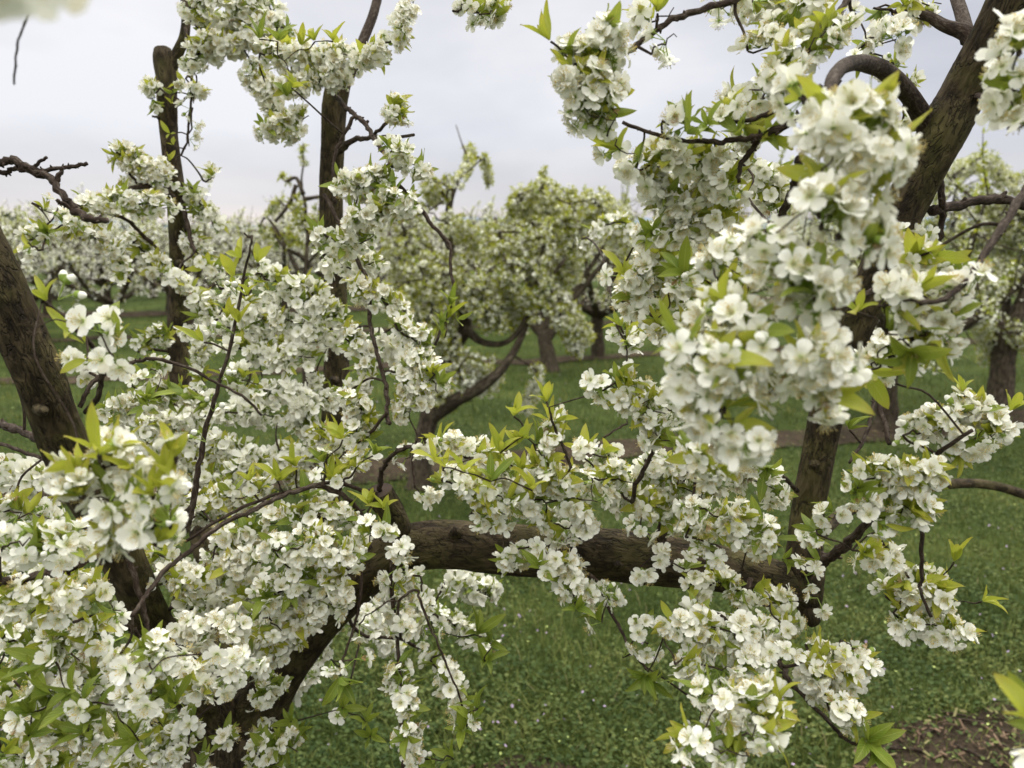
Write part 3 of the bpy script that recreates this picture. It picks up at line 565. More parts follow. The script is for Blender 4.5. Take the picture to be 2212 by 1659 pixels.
# centre, above the limb
S([(920, 950), (990, 975), (1060, 1000)], .84, hw=44, dens=1.0, leaf=.3, green=.15); S([(960, 1040), (1040, 1060), (1110, 1090)], .8, hw=50, dens=1.0, leaf=.35, green=.1); S([(1060, 1000), (1130, 1010), (1200, 1020), (1260, 1050)], .82, hw=42, dens=.9, leaf=.4, green=.1)
S([(1120, 1080), (1200, 1080), (1290, 1080)], .84, hw=44, dens=1.1, leaf=.3, green=.2); S([(1020, 1110), (1090, 1120)], .84, hw=28, dens=.9); S([(1170, 1120), (1240, 1140), (1300, 1130)], .86, hw=28, dens=.9, leaf=.2); S([(1190, 910), (1220, 960)], .8, hw=32, dens=.9, leaf=.6, green=0); S([(1150, 960), (1180, 990)], .8, hw=30, dens=.7)
S([(1260, 980), (1330, 990)], .9, hw=28, dens=1.0, leaf=.3); S([(895, 1050), (920, 1080)], .86, hw=24, dens=.7, leaf=0); S([(1280, 1030), (1360, 1040)], .86, hw=32, dens=1.0)
for u, v, d in ((1110, 900, .8), (1140, 950, .8), (1180, 870, .8), (960, 1010, .78), (1000, 1020, .77), (1080, 980, .78), (1120, 960, .8), (1060, 1040, .76), (1150, 1060, .76), (1210, 1040, .8), (940, 1000, .8)): T1.at(u, v, d, 0, 4, .05, o=(rng.normal()*.4, -.4, .8), size=1.05)
S([(1090, 1190), (1150, 1180), (1200, 1215), (1240, 1270)], .84, hw=32, dens=1.0, leaf=.2, green=.8); S([(1220, 1270), (1290, 1280), (1330, 1300)], .85, hw=28, dens=.8, leaf=.3, green=.9)
T1.at(1165, 1225, .82, 1, 5, 1); T1.at(1245, 1320, .82, 1, 4, 1); T1.at(1395, 1455, .82, 0, 6, 1, o=(0, -.3, -1)); T1.at(1380, 1350, .84, 4, 2, 1); T1.at(1400, 1390, .84, 3, 0); T1.at(1345, 1420, .84, 2, 0); T1.at(1300, 1345, .84, 1, 4, 1); T1.at(1400, 1465, .83, 0, 5, 1, o=(.5, -.5, -.8))
S([(800, 1150), (850, 1170)], .86, hw=22, dens=.7, leaf=1, green=.5); T1.at(865, 1165, .85, 5, 0); T1.at(880, 1180, .85, 3, 0); T1.at(795, 1190, .86, 1, 5, .9)
for u, v in ((800, 1095), (830, 1100), (770, 1010), (700, 1000), (640, 1010), (600, 1040), (740, 950), (710, 1040), (540, 1040), (660, 1080), (805, 985)): T1.at(u, v, .88, 1 if rng.random() < .4 else 0, 5, .25, o=(rng.normal()*.3, -.4, .8), size=1.1)
# hanging below the limb
S([(848, 1210), (850, 1290), (858, 1330)], .9, hw=26, dens=.9, leaf=.1); S([(860, 1340), (880, 1370)], .88, hw=40, dens=.9, leaf=.1); S([(858, 1430), (866, 1500), (868, 1560), (872, 1660)], .85, hw=34, dens=.85, leaf=.35, green=1); S([(905, 1250), (915, 1310), (940, 1360)], .9, hw=28, dens=.8, leaf=.2, green=.9)
S([(930, 1420), (970, 1470), (1000, 1530)], .88, hw=34, dens=.7, leaf=.4, green=1); T1.at(800, 1325, .85, 4, 0); T1.at(775, 1350, .86, 3, 0); T1.at(715, 1425, .82, 4, 0); T1.at(765, 1425, .82, 3, 0); T1.at(735, 1460, .8, 0, 6, 1, o=(0, -.5, -.8), size=1.2); T1.at(920, 1370, .88, 4, 0)
S([(960, 1250), (1020, 1270), (1060, 1290)], 1.15, hw=48, dens=1.1, leaf=.15, green=1, lod=1); S([(940, 1330), (1000, 1360), (1060, 1380)], 1.2, hw=34, dens=.8, leaf=.2, green=1, lod=1)
for u, v, d in ((1030, 1370, .95), (1060, 1390, .95), (1050, 1430, 1.0), (740, 1530, 1.0), (790, 1560, 1.0), (1020, 1560, .85), (1000, 1580, .85), (1035, 1530, .85), (880, 1590, .83), (800, 1590, 1.0), (940, 1640, .9), (980, 1640, .95), (630, 1560, 1.0), (610, 1610, 1.0), (640, 1580, 1.0), (560, 1590, 1.0)): T1.at(u, v, d, 1 if rng.random() < .5 else 0, 5, 1, size=1.15)
S([(590, 1360), (650, 1390), (700, 1420)], 1.2, hw=32, dens=.7, leaf=.1, green=1, lod=1); S([(570, 1470), (620, 1480), (660, 1450)], 1.15, hw=40, dens=.8, leaf=.1, lod=1); S([(560, 1540), (610, 1530)], 1.1, hw=25, dens=.6, lod=1); S([(700, 1330), (780, 1350), (860, 1400)], 1.2, hw=50, dens=.9, leaf=.05, lod=1); S([(560, 1640), (620, 1650)], .95, hw=28, dens=.9, leaf=.3, green=1)
S([(460, 1590), (520, 1600)], .98, hw=26, dens=.6, leaf=.5, green=1)
# left: the blurred front cluster
S([(170, 1010), (230, 1010), (300, 1020)], .52, hw=52, dens=1.1, leaf=.2, green=.2); S([(180, 1070), (250, 1090), (330, 1120), (380, 1140)], .51, hw=52, dens=1.1, leaf=.2, green=.2); S([(290, 1160), (340, 1180)], .52, hw=36, dens=.8)
for u, v in ((215, 985), (380, 990), (365, 1040), (350, 1080), (330, 1070)): T1.at(u, v, .49, 1, 4, .2, o=(.3, -.5, .7), size=1.1)
# left: bottom masses
S([(0, 1180), (80, 1170), (160, 1200)], .64, hw=48, dens=1.0, leaf=.35); S([(0, 1110), (60, 1110), (110, 1120)], .8, hw=40, dens=1.0, leaf=.3); S([(0, 1020), (60, 1030), (110, 1060)], .95, hw=36, dens=1.2, leaf=.25, lod=1)
S([(20, 1310), (90, 1300), (170, 1310)], .68, hw=48, dens=.9, leaf=.4); S([(150, 1270), (220, 1290), (260, 1320)], .76, hw=36, dens=.9); S([(0, 1380), (80, 1400), (170, 1390)], .76, hw=46, dens=1.1, leaf=.3); S([(190, 1360), (230, 1380)], .75, hw=36, dens=1.0)
S([(60, 1460), (130, 1480), (210, 1480)], .76, hw=46, dens=.9, leaf=.4, green=.9); S([(0, 1510), (60, 1530), (120, 1560)], .8, hw=44, dens=.9, leaf=.3, green=.8); S([(130, 1560), (210, 1590), (290, 1600)], .8, hw=50, dens=1.0, leaf=.3, green=.8); S([(0, 1620), (80, 1640), (180, 1650)], .82, hw=40, dens=1.0, leaf=.2)
S([(240, 1640), (330, 1640), (380, 1600)], .95, hw=44, dens=1.1, leaf=.1, lod=1); S([(300, 1540), (350, 1570)], .95, hw=38, dens=1.0, lod=1); S([(0, 1290), (40, 1340)], .85, hw=50, dens=1.0, lod=1)
S([(260, 1440), (310, 1430), (360, 1400)], .68, hw=52, dens=1.1, leaf=.2, green=.8); S([(370, 1460), (430, 1470), (500, 1450), (540, 1420)], .78, hw=44, dens=1.2, leaf=.1); S([(380, 1370), (450, 1360), (530, 1350)], .82, hw=42, dens=1.1, leaf=.1); S([(290, 1510), (330, 1530)], .68, hw=26, dens=.8)
for u, v in ((180, 1520), (160, 1490), (210, 1540), (70, 1540), (110, 1500), (360, 1500), (380, 1520), (230, 1530), (190, 1580), (30, 1470), (120, 1430), (60, 1590), (300, 1600), (20, 1560)): T1.at(u, v, .7, 1 if rng.random() < .3 else 0, 5, 1, size=1.25)
for u, v, f in ((203, 1185, (-.1, -1, .1)), (310, 1470, (0, -1, 0)), (312, 1530, (.1, -1, -.2)), (268, 1435, (-.3, -1, .3)), (235, 1385, (-.6, -1, .2)), (465, 1545-130, (.1, -1, -.1))): T1.one(u, v, .64, f, 1.05, int(u))
# left of centre above the trunk
S([(340, 1260), (420, 1250), (500, 1230), (560, 1210)], .9, hw=48, dens=1.15, leaf=.2); S([(400, 1310), (480, 1310), (560, 1290)], .95, hw=42, dens=1.1, leaf=.15, lod=1); S([(460, 1180), (540, 1150), (600, 1130)], .92, hw=42, dens=1.1, leaf=.3); S([(560, 1290), (620, 1270), (680, 1240)], .86, hw=44, dens=1.1, leaf=.3, green=.7)
S([(590, 1190), (650, 1180), (720, 1190), (760, 1220)], .84, hw=44, dens=1.1, leaf=.25, green=.7); S([(620, 1110), (700, 1120), (760, 1130)], .88, hw=34, dens=.9, leaf=.4); S([(570, 1330), (610, 1360)], .86, hw=30, dens=.8); S([(700, 1270), (750, 1250)], .86, hw=30, dens=.8)
S([(420, 1090), (480, 1080), (560, 1070)], 1.0, hw=34, dens=.9, leaf=.5); S([(330, 1200), (400, 1210)], .95, hw=34, dens=1.0)
S([(520, 1450), (590, 1390), (660, 1330)], .9, hw=56, dens=1.6, leaf=.3, green=.7); S([(640, 1290), (700, 1300), (740, 1330)], .88, hw=38, dens=1.1, leaf=.2, green=.7); S([(560, 1500), (600, 1460)], .95, hw=26, dens=.7, leaf=.3, green=1)
S([(420, 1560), (400, 1620), (430, 1660)], .9, hw=30, dens=.8, leaf=.3, green=1); S([(540, 1620), (600, 1600), (640, 1620)], .95, hw=30, dens=.7, leaf=.8, green=1)
for q_, d_, hw_ in ((((230, 900), (330, 900), (430, 900)), 1.25, 34), (((300, 960), (400, 960), (480, 950)), 1.2, 36), (((440, 900), (520, 890), (600, 900)), 1.25, 34), (((400, 1040), (500, 1060), (600, 1080)), 1.15, 42), (((600, 960), (640, 1030), (720, 1060)), 1.2, 38), (((300, 1080), (400, 1100), (480, 1130)), 1.15, 44), (((560, 730), (640, 740), (720, 740)), 1.2, 42), (((480, 620), (540, 640)), 1.2, 34), (((470, 700), (540, 720)), 1.22, 36), (((680, 820), (720, 870)), 1.2, 34), (((820, 730), (860, 770)), 1.1, 36), (((0, 1230), (120, 1250), (200, 1270)), .95, 46), (((60, 1340), (180, 1440), (240, 1540)), .95, 46), (((0, 1440), (60, 1580), (140, 1640)), .98, 50), (((400, 1250), (500, 1310), (560, 1380)), 1.05, 44), (((640, 1180), (720, 1230)), .98, 40), (((760, 1240), (830, 1300), (900, 1330)), 1.05, 40), (((1040, 1000), (1140, 1060), (1240, 1090)), .93, 40), (((1300, 1010), (1400, 1050), (1480, 1040)), .95, 42), (((1420, 880), (1500, 900)), .8, 40), (((1500, 1330), (1600, 1400), (1660, 1470)), .9, 46)):
    S(list(q_), d_, hw=hw_, dens=.95, leaf=.2, lod=1)
# left twig flowers, traced one by one
for u, v, d, f, z in ((173, 692, .56, (-.15, -1, .25), 1.12), (230, 690, .57, (.3, -1, .5), 1.0), (247, 722, .57, (.7, .3, -.2), 1.1), (222, 775, .56, (0, -1, .05), 1.0), (258, 806, .57, (.2, -1, -.4), .9), (157, 782, .6, (-.2, -1, .1), 1.0), (243, 700, .58, (.8, -.4, .2), .95), (150, 870-100, .6, (-.5, -.8, .3), 1.0), (245, 735, .58, (.5, -.7, -.3), 1.0)): T1.one(u, v, d, f, z, int(v))
for u, v in ((150, 722), (215, 720), (245, 745), (185, 745), (190, 775)): T1.at(u, v, .58, 0, 2, .4, size=1.0)
S([(170, 800), (205, 815)], .75, hw=20, dens=.6); T1.at(25, 745, .8, 3, 3, .3); T1.at(5, 740, .8, 3, 2)
T1.at(104, 652, .58, 0, 3, .1, o=(.1, -.3, .9), size=.8)
for u, v in ((148, 650), (140, 625), (125, 615)): T1.clusters.append((P(125, 648, .58), [('flower', BUD[0], frame(P(u, v, .58)-P(120, 655, .58)), np.zeros(3))]))
# mid-left masses, further back
S([(240, 880), (320, 865), (400, 840), (460, 870)], 1.02, hw=36, dens=.8, leaf=.6, green=.6); S([(270, 820), (340, 800)], 1.0, hw=22, dens=.6, leaf=.5); S([(300, 930), (360, 920), (410, 960)], 1.1, hw=42, dens=1.2, leaf=.15, lod=1); S([(300, 990), (380, 1010), (420, 1030)], 1.1, hw=36, dens=1.1, leaf=.15, lod=1)
T1.at(318, 865, .92, 1, 6, .9, size=1.2); T1.at(322, 880, .92, 0, 5, .9, o=(0, -1, -.4), size=1.1)
S([(440, 960), (500, 970), (560, 1000)], 1.1, hw=34, dens=1.1, leaf=.5, lod=1); S([(440, 1030), (510, 1020), (560, 1040)], 1.08, hw=34, dens=1.0, leaf=.6, lod=1)
S([(620, 1000), (660, 970), (700, 950)], 1.15, hw=34, dens=1.1, leaf=.2, lod=1); S([(690, 920), (740, 960), (790, 1000)], 1.1, hw=40, dens=1.0, leaf=.5, lod=1); S([(700, 1030), (760, 1010)], 1.0, hw=34, dens=.9, leaf=.7)
S([(385, 590), (430, 650), (460, 700)], 1.25, hw=36, dens=1.1, leaf=.5, lod=1); S([(440, 570), (470, 600)], 1.2, hw=20, dens=.7, leaf=.8); S([(400, 720), (430, 770), (440, 830)], 1.25, hw=28, dens=.8, leaf=.6, lod=1)
S([(550, 590), (620, 620), (690, 640)], 1.15, hw=44, dens=1.2, leaf=.2, lod=1); S([(510, 670), (600, 690), (690, 700)], 1.15, hw=44, dens=1.2, leaf=.25, lod=1); S([(500, 750), (590, 770), (680, 770)], 1.15, hw=38, dens=1.1, leaf=.3, lod=1); S([(530, 840), (600, 850), (680, 880)], 1.15, hw=38, dens=1.0, leaf=.2, lod=1)
S([(640, 640), (720, 680), (760, 720)], 1.15, hw=40, dens=1.1, leaf=.4, lod=1); S([(630, 900), (680, 930)], 1.18, hw=32, dens=1.1, lod=1); S([(760, 620), (820, 640), (860, 680)], 1.05, hw=32, dens=.9, leaf=.5); S([(490, 820), (560, 830)], 1.1, hw=30, dens=.8, lod=1)
S([(740, 730), (790, 780), (800, 830)], 1.05, hw=38, dens=.8, leaf=.8, green=.9); S([(740, 850), (780, 890), (760, 960)], 1.0, hw=42, dens=1.1, leaf=.4, green=.7); S([(850, 700), (900, 740), (920, 800)], 1.02, hw=40, dens=1.1, leaf=.35, green=.7); S([(860, 800), (900, 850), (870, 900)], 1.02, hw=38, dens=1.1, leaf=.3, green=.7); S([(930, 800), (945, 850)], 1.0, hw=20, dens=1.0); S([(900, 950), (880, 990)], 1.0, hw=20, dens=.6)
for u, v in ((965, 690), (950, 700), (975, 660), (960, 730), (985, 690)): T1.at(u, v, .93, 0, 3, .8, size=1.15)
for u, v in ((505, 600), (535, 640), (490, 690), (515, 700), (555, 570), (440, 740), (520, 560)): T1.at(u, v, .8, 0, 3, .2, o=(rng.normal()*.5, -.3, .8), size=1.05)
for u, v in ((460, 888), (478, 820), (512, 640), (446, 955), (505, 720)): T1.clusters.append((P(u, v, .79), [('flower', BUD[k % 4], frame((rng.normal(), -.5, .5)), np.zeros(3)) for k in range(2)]))
S([(290, 760), (330, 730), (370, 720)], 1.35, hw=34, dens=.7, leaf=.95, green=.6, nf=(1, 4), lod=1)
# top left
S([(250, 330), (300, 350), (360, 390)], 1.28, hw=36, dens=1.5, leaf=.4, green=.2); S([(280, 390), (340, 420)], 1.3, hw=24, dens=.9); S([(160, 450), (230, 440), (300, 440), (360, 450)], 1.2, hw=36, dens=1.1, leaf=.25); S([(60, 520), (130, 490), (180, 470)], 1.15, hw=24, dens=.9, leaf=.4)
S([(190, 510), (250, 530), (260, 580)], 1.2, hw=32, dens=1.0, leaf=.4); S([(280, 520), (330, 560), (350, 600)], 1.3, hw=30, dens=.9, leaf=.4); S([(70, 440), (110, 460)], 1.15, hw=18, dens=.5, leaf=1, green=.1, nf=(1, 3)); S([(90, 545), (60, 525)], 1.12, hw=12, dens=.8)
S([(410, 130), (470, 100), (550, 80), (610, 60)], 1.22, hw=48, dens=1.6, leaf=.25, green=.2); S([(400, 20), (470, 10), (560, 10)], 1.2, hw=34, dens=1.1, leaf=.6, green=.2); S([(440, 60), (520, 50), (600, 20)], 1.25, hw=50, dens=1.5, leaf=.2, lod=1)
S([(540, 150), (580, 200), (600, 260)], 1.22, hw=40, dens=1.2, leaf=.2); S([(560, 110), (640, 120), (700, 120), (750, 120)], 1.15, hw=42, dens=1.2, leaf=.3, green=.2); S([(600, 180), (670, 180), (740, 170)], 1.15, hw=38, dens=1.2, leaf=.3); S([(560, 270), (620, 280), (670, 250)], 1.18, hw=30, dens=1.0, leaf=.4); S([(700, 140), (760, 150)], 1.15, hw=30, dens=1.0)
for u, v in ((630, 190), (600, 90), (680, 90), (720, 90), (560, 85), (650, 100), (620, 210)): T1.at(u, v, 1.05, 0, 5, .3, o=(rng.normal()*.4, -.4, .8), size=1.15)
S([(345, 190), (330, 215)], 1.3, hw=20, dens=.7, leaf=1, green=.2); S([(405, 160), (415, 220)], 1.28, hw=22, dens=.8, leaf=.2); S([(415, 230), (408, 320)], 1.28, hw=12, dens=.9, leaf=.1, nf=(2, 4))
for v in (200, 225, 290, 315, 350): T1.at(370+rng.normal()*4, v, 1.28, 0, 3, .3, size=.75)
S([(410, 400), (440, 450), (460, 490)], 1.35, hw=28, dens=.9, leaf=.6, green=.4, lod=1); S([(400, 510), (430, 550), (450, 580)], 1.35, hw=26, dens=.9, leaf=.5, lod=1); S([(440, 390), (460, 385)], 1.3, hw=16, dens=.6, leaf=1, nf=(1, 3))
S([(800, 140), (840, 90), (880, 40), (895, 0)], 1.1, hw=32, dens=1.15, leaf=.25, green=.2); S([(780, 130), (810, 110)], 1.1, hw=24, dens=.7, leaf=.7); S([(1000, 20), (1040, 30), (1070, 20)], .95, hw=28, dens=1.0, leaf=.2, green=.1); S([(985, 25), (1010, 15)], .93, hw=18, dens=.6, leaf=1, green=.1, nf=(1, 3))
S([(840, 230), (870, 240)], 1.05, hw=30, dens=1.0, leaf=.4, green=.1)
S([(740, 400), (790, 400), (850, 390)], 1.0, hw=46, dens=1.15, leaf=.45, green=.9); S([(760, 460), (820, 460), (880, 430)], .98, hw=46, dens=1.1, leaf=.35, green=.9); S([(700, 510), (750, 530), (810, 510)], 1.02, hw=42, dens=1.1, leaf=.35, green=.8); S([(840, 330), (880, 340), (900, 380)], 1.0, hw=32, dens=.7, leaf=.8, green=.9)
S([(700, 560), (760, 580), (830, 560)], 1.12, hw=30, dens=1.0, leaf=.3, lod=1)
# off-camera-axis sprigs close to the lens
T1.one(45, -48, .17, (.2, -.6, -.8), 1.1, 1); T1.one(100, -40, .19, (.4, -.6, -.6), 1.0, 2); T1.one(5, -48, .18, (0, -.6, -.6), 1.0, 3)
Tw([(2420, 1480), (2320, 1550), (2255, 1585)], .46, .42, 14, 6); T1.at(2250, 1580, .42, 1, 3, .1, o=(-.8, -.3, .1)); T1.at(2240, 1560, .4, 0, 3, .1, o=(-.9, -.2, .3))
T1.at(1965, 760, .52, 0, 5, .4, o=(0, -.2, -1), size=1.1); T1.at(2025, 735, .52, 0, 4, .4, o=(0, -.2, -1), size=1.1); T1.at(1870, 800, .6, 0, 3, .4, o=(0, -.2, -1)); T1.at(1855, 675, .55, 0, 4, .6); T1.at(1835, 930, .85, 0, 6, .1, o=(0, -.2, 1))
T1.at(1870, 1600, .72, 0, 6, .9, o=(0, -.6, .3), size=1.2); T1.at(1880, 1620, .72, 0, 5, 1, o=(0, -.6, -.3), size=1.2); T1.at(2080, 850, .74, 0, 4, .1, o=(0, 0, 1)); T1.at(2180, 890, .74, 0, 4, .1, o=(.6, 0, .8)); T1.at(2060, 1215, .78, 0, 5, .1, o=(.6, 0, .8)); T1.at(2120, 1300, .78, 0, 4, .1, o=(1, 0, .3)); T1.at(1190, 90, .62, 0, 5, .1, o=(-.7, -.1, .8), size=1.15)
for u, v, d in ((1420, 30, .64), (1530, 275, .63), (1600, 290, .63), (1480, 290, .63), (1640, 290, .63), (1660, 300, .63)): T1.at(u, v, d, 0, 5, .5, size=1.0)
print('CLUSTERS', len(T1.clusters)); T1.finish()

# ------------------------------------------------------------------ ground, strips, hills
ROWA = math.radians(14); RD = np.array([math.cos(ROWA), math.sin(ROWA)]); RN = np.array([-math.sin(ROWA), math.cos(ROWA)])
def gmat():
    m, t, b = mat('grass_ground', 0.95, 0.1)
    tc = N(t, 'ShaderNodeTexCoord'); n1 = N(t, 'ShaderNodeTexNoise', ins={'Scale': 1.3, 'Detail': 6}); n2 = N(t, 'ShaderNodeTexNoise', ins={'Scale': 45.0, 'Detail': 5, 'Roughness': .7})
    t.links.new(tc.outputs['Object'], n1.inputs[0]); t.links.new(tc.outputs['Object'], n2.inputs[0])
    r1 = ramp(t, [(.35, (.042, .065, .017)), (.55, (.07, .10, .026)), (.75, (.11, .135, .038))]); t.links.new(n1.outputs['Fac'], r1.inputs[0])
    r2 = ramp(t, [(.3, (.35, .35, .35)), (.7, (1.3, 1.3, 1.2))]); t.links.new(n2.outputs['Fac'], r2.inputs[0])
    t.links.new(mixc(t, 1.0, r1.outputs[0], r2.outputs[0], 'MULTIPLY'), b.inputs['Base Color'])
    bp = N(t, 'ShaderNodeBump', ins={'Strength': 1.0, 'Distance': .03}); t.links.new(n2.outputs['Fac'], bp.inputs['Height']); t.links.new(bp.outputs[0], b.inputs['Normal'])
    return m
def smat():
    m, t, b = mat('bark_mulch_soil', 0.95, 0.1)
    tc = N(t, 'ShaderNodeTexCoord'); n1 = N(t, 'ShaderNodeTexNoise', ins={'Scale': 4.0, 'Detail': 6}); n2 = N(t, 'ShaderNodeTexNoise', ins={'Scale': 60.0, 'Detail': 6, 'Roughness': .75})
    t.links.new(tc.outputs['Object'], n1.inputs[0]); t.links.new(tc.outputs['Object'], n2.inputs[0])
    r1 = ramp(t, [(.35, (.05, .040, .030)), (.6, (.10, .080, .058)), (.8, (.17, .135, .10))]); t.links.new(n1.outputs['Fac'], r1.inputs[0])
    r2 = ramp(t, [(.3, (.25, .25, .25)), (.7, (1.5, 1.4, 1.3))]); t.links.new(n2.outputs['Fac'], r2.inputs[0])
    t.links.new(mixc(t, 1.0, r1.outputs[0], r2.outputs[0], 'MULTIPLY'), b.inputs['Base Color'])
    bp = N(t, 'ShaderNodeBump', ins={'Strength': 1.0, 'Distance': .03}); t.links.new(n2.outputs['Fac'], bp.inputs['Height']); t.links.new(bp.outputs[0], b.inputs['Normal'])
    return m
def m_grass(name, a, b_, c_):
    m, t, b = mat(name, .65, .2); g = N(t, 'ShaderNodeNewGeometry'); n = N(t, 'ShaderNodeTexNoise', ins={'Scale': 2.2, 'Detail': 4})
    t.links.new(g.outputs['Position'], n.inputs['Vector']); v = math_(t, 'ADD', math_(t, 'MULTIPLY', n.outputs['Fac'], .75), math_(t, 'MULTIPLY', g.outputs['Random Per Island'], .35))
    r_ = ramp(t, [(.35, a), (.55, b_), (.78, c_)]); t.links.new(v, r_.inputs[0]); t.links.new(r_.outputs[0], b.inputs['Base Color']); translucent(t, b, r_.outputs[0], .25); return m
MATS += [gmat(), smat(), m_grass('grass_blade', (.05, .08, .018), (.105, .14, .032), (.20, .21, .06)), m_grass('clover_leaf', (.032, .060, .015), (.074, .110, .030), (.15, .175, .05)), m_plain('dry_blade', (.22, .2, .09), .8, .2), m_plain('lilac_weed', (.42, .33, .48), .7, .2), m_grass('wood_chip', (.05, .035, .022), (.12, .078, .048), (.22, .15, .10)), m_plain('hill', (.16, .21, .28), 1.0), m_plain('dark_conifer', (.025, .045, .022), .9)]  # the hills' pale blue-grey is distance haze painted into their colour
GRD, SOIL, BLADE, CLOV, DRY, LILAC, CHIP, HAZE_HILL, CON = range(11, 20)
def gh(x, y):      # gentle unevenness, mounded a little under the rows
    return 0.012*np.sin(x*2.1+1)*np.cos(y*1.7) + 0.01*np.sin(x*5.3+y*3.1)
def sheet(xs, ys, m, name, z0=0.0, hf=None):
    X, Y = np.meshgrid(xs, ys); Z = (gh(X, Y) if hf is None else hf(X, Y)) + z0
    V = np.column_stack([X.ravel(), Y.ravel(), Z.ravel()]); nx = len(xs); I = np.arange(len(V)).reshape(X.shape)
    Lp = np.stack([I[:-1, :-1], I[:-1, 1:], I[1:, 1:], I[1:, :-1]], -1).reshape(-1); n = len(Lp)//4
    a = Acc(); a.add(V, V.copy(), Lp, np.full(n, 4), np.full(n, m)); o = link(name, a.mesh(name)); o['kind'] = 'structure'; return o
axx = np.concatenate([-np.geomspace(1500, 8, 14), np.arange(-7.5, 7.6, .15), np.geomspace(8, 1500, 14)])
ayy = np.concatenate([[-200, -40, -8], np.arange(-3, 12, .15), np.geomspace(12.2, 1600, 24)])
sheet(axx, ayy, GRD, 'ground', 0.0, lambda X, Y: gh(X, Y)*np.exp(-np.maximum(0, np.hypot(X, Y)-14)/10))
ROWS = [1.09, 5.1, 9.2, 12.8, 16.6, 20.6, 25, 30, 36, 43]
HALF = [.76, .24, .2, .2, .5, .5, .5, .5, .5, .5]
def edge(s_, k, side): return HALF[k]*(1 + .16*math.sin(s_*1.7+k*2+side) + .10*math.sin(s_*4.3+k+side*3) + .06*math.sin(s_*11+side))
for k in range(5):
    a = Acc(); n = 260; ss = np.linspace(-9-k*5, 9+k*5, n); V = []; nv = 10
    for s_ in ss:
        for j in range(nv+1):
            t_ = j/nv*2-1; w = edge(s_, k, 0 if t_ < 0 else 2)*t_
            p = RD*s_ + RN*(ROWS[k]*math.cos(ROWA)+w); V.append((p[0], p[1], gh(p[0], p[1])*math.exp(-max(0, math.hypot(*p)-14)/10)+.012+.012*(1-t_*t_)))
    I = np.arange(len(V)).reshape(n, nv+1); Lp = np.stack([I[:-1, :-1], I[:-1, 1:], I[1:, 1:], I[1:, :-1]], -1)[:, :, ::-1].reshape(-1)
    a.add(V, np.array(V), Lp, np.full(len(Lp)//4, 4), np.full(len(Lp)//4, SOIL)); o = link('soil_strip', a.mesh('soil_strip')); o['kind'] = 'structure'
def instrip(x, y):
    s_ = x*RD[0]+y*RD[1]; q = x*RN[0]+y*RN[1]
    r_ = np.zeros_like(x, bool)
    for k in range(5):
        r_ |= np.abs(q-ROWS[k]*math.cos(ROWA)) < HALF[k]*(1 + .16*np.sin(s_*1.7+k*2+2*(q > ROWS[k])) + .08*np.sin(s_*4.3+k))
    return r_
def scatter(n, dmin, dmax, spread=.78, power=2.0):
    u = rng.random(n); y = dmin*(dmax/dmin)**u if power == 2 else dmin+(dmax-dmin)*u; x = (rng.random(n)*2-1)*(y*spread+.4); return x, y
def blades(x, y, hmin, hmax, w, m, lean=.5):
    n = len(x); an = rng.random(n)*6.283; h = rng.uniform(hmin, hmax, n); ln = rng.normal(0, lean, n)*h
    c, s_ = np.cos(an), np.sin(an); z0 = gh(x, y)
    V = np.zeros((n, 5, 3))
    for k, (sx, fr, hz_) in enumerate(((-1, 0, 0), (1, 0, 0), (.7, .35, .6), (-.7, .35, .6), (0, 1, 1))):
        V[:, k, 0] = x+c*w*sx*.5+s_*ln*fr; V[:, k, 1] = y+s_*w*sx*.5-c*ln*fr; V[:, k, 2] = z0+h*hz_
    b = np.arange(n)[:, None]*5; Lp = (b+np.array([[0, 1, 2, 3, 3, 2, 4]])).ravel(); T = np.tile([4, 3], n)
    return V.reshape(-1, 3), V.reshape(-1, 3)*0, Lp, T, np.full(2*n, m)
def discs(x, y, zmin, zmax, r0, r1, m, tilt=.5):
    n = len(x); r_ = rng.uniform(r0, r1, n); z = gh(x, y)+rng.uniform(zmin, zmax, n); V = np.zeros((n, 5, 3)); ph = rng.random(n)*6.28; ta = rng.normal(0, tilt, n); tb = rng.normal(0, tilt, n)
    for k in range(5):
        a_ = ph+k*1.2566; dx, dy = np.cos(a_)*r_, np.sin(a_)*r_*.8; V[:, k] = np.column_stack([x+dx, y+dy, z+dx*ta+dy*tb])
    Lp = np.arange(5*n); return V.reshape(-1, 3), V.reshape(-1, 3)*0, Lp, np.full(n, 5), np.full(n, m)
ga = Acc()
x, y = scatter(95000, 1.6, 15); k_ = ~instrip(x, y) | (rng.random(len(x)) < .18); ga.add(*blades(x[k_], y[k_], .02, .065, .004, BLADE, .8))
x, y = scatter(22000, 6, 45); k_ = ~instrip(x, y); ga.add(*blades(x[k_], y[k_], .03, .08, .014, BLADE))
x, y = scatter(90000, 1.5, 7); k_ = (~instrip(x, y) | (rng.random(len(x)) < .22)) & (np.sin(x*3.1+y*1.3)+np.sin(y*4.1-x*2)+rng.normal(0, .6, len(x)) > -1.2); ga.add(*discs(x[k_], y[k_], .008, .045, .004, .0095, CLOV))
x, y = scatter(3000, 1.6, 10); k_ = ~instrip(x, y) | (rng.random(len(x)) < .3); ga.add(*blades(x[k_], y[k_], .02, .05, .004, DRY, .9))
o = link('grass', ga.mesh('grass')); tag(o, kind='stuff')
wa = Acc(); x, y = scatter(800, 1.9, 12); k_ = ~instrip(x, y); wa.add(*discs(x[k_], y[k_], .045, .06, .003, .006, LILAC)); o = link('lilac_weeds', wa.mesh('lilac_weeds')); tag(o, kind='stuff')
pa = Acc(); x, y = scatter(700, 1.6, 9); pa.add(*discs(x, y, .03, .05, .003, .006, PETAL)); o = link('fallen_petals', pa.mesh('fallen_petals')); tag(o, kind='stuff')
ca = Acc()
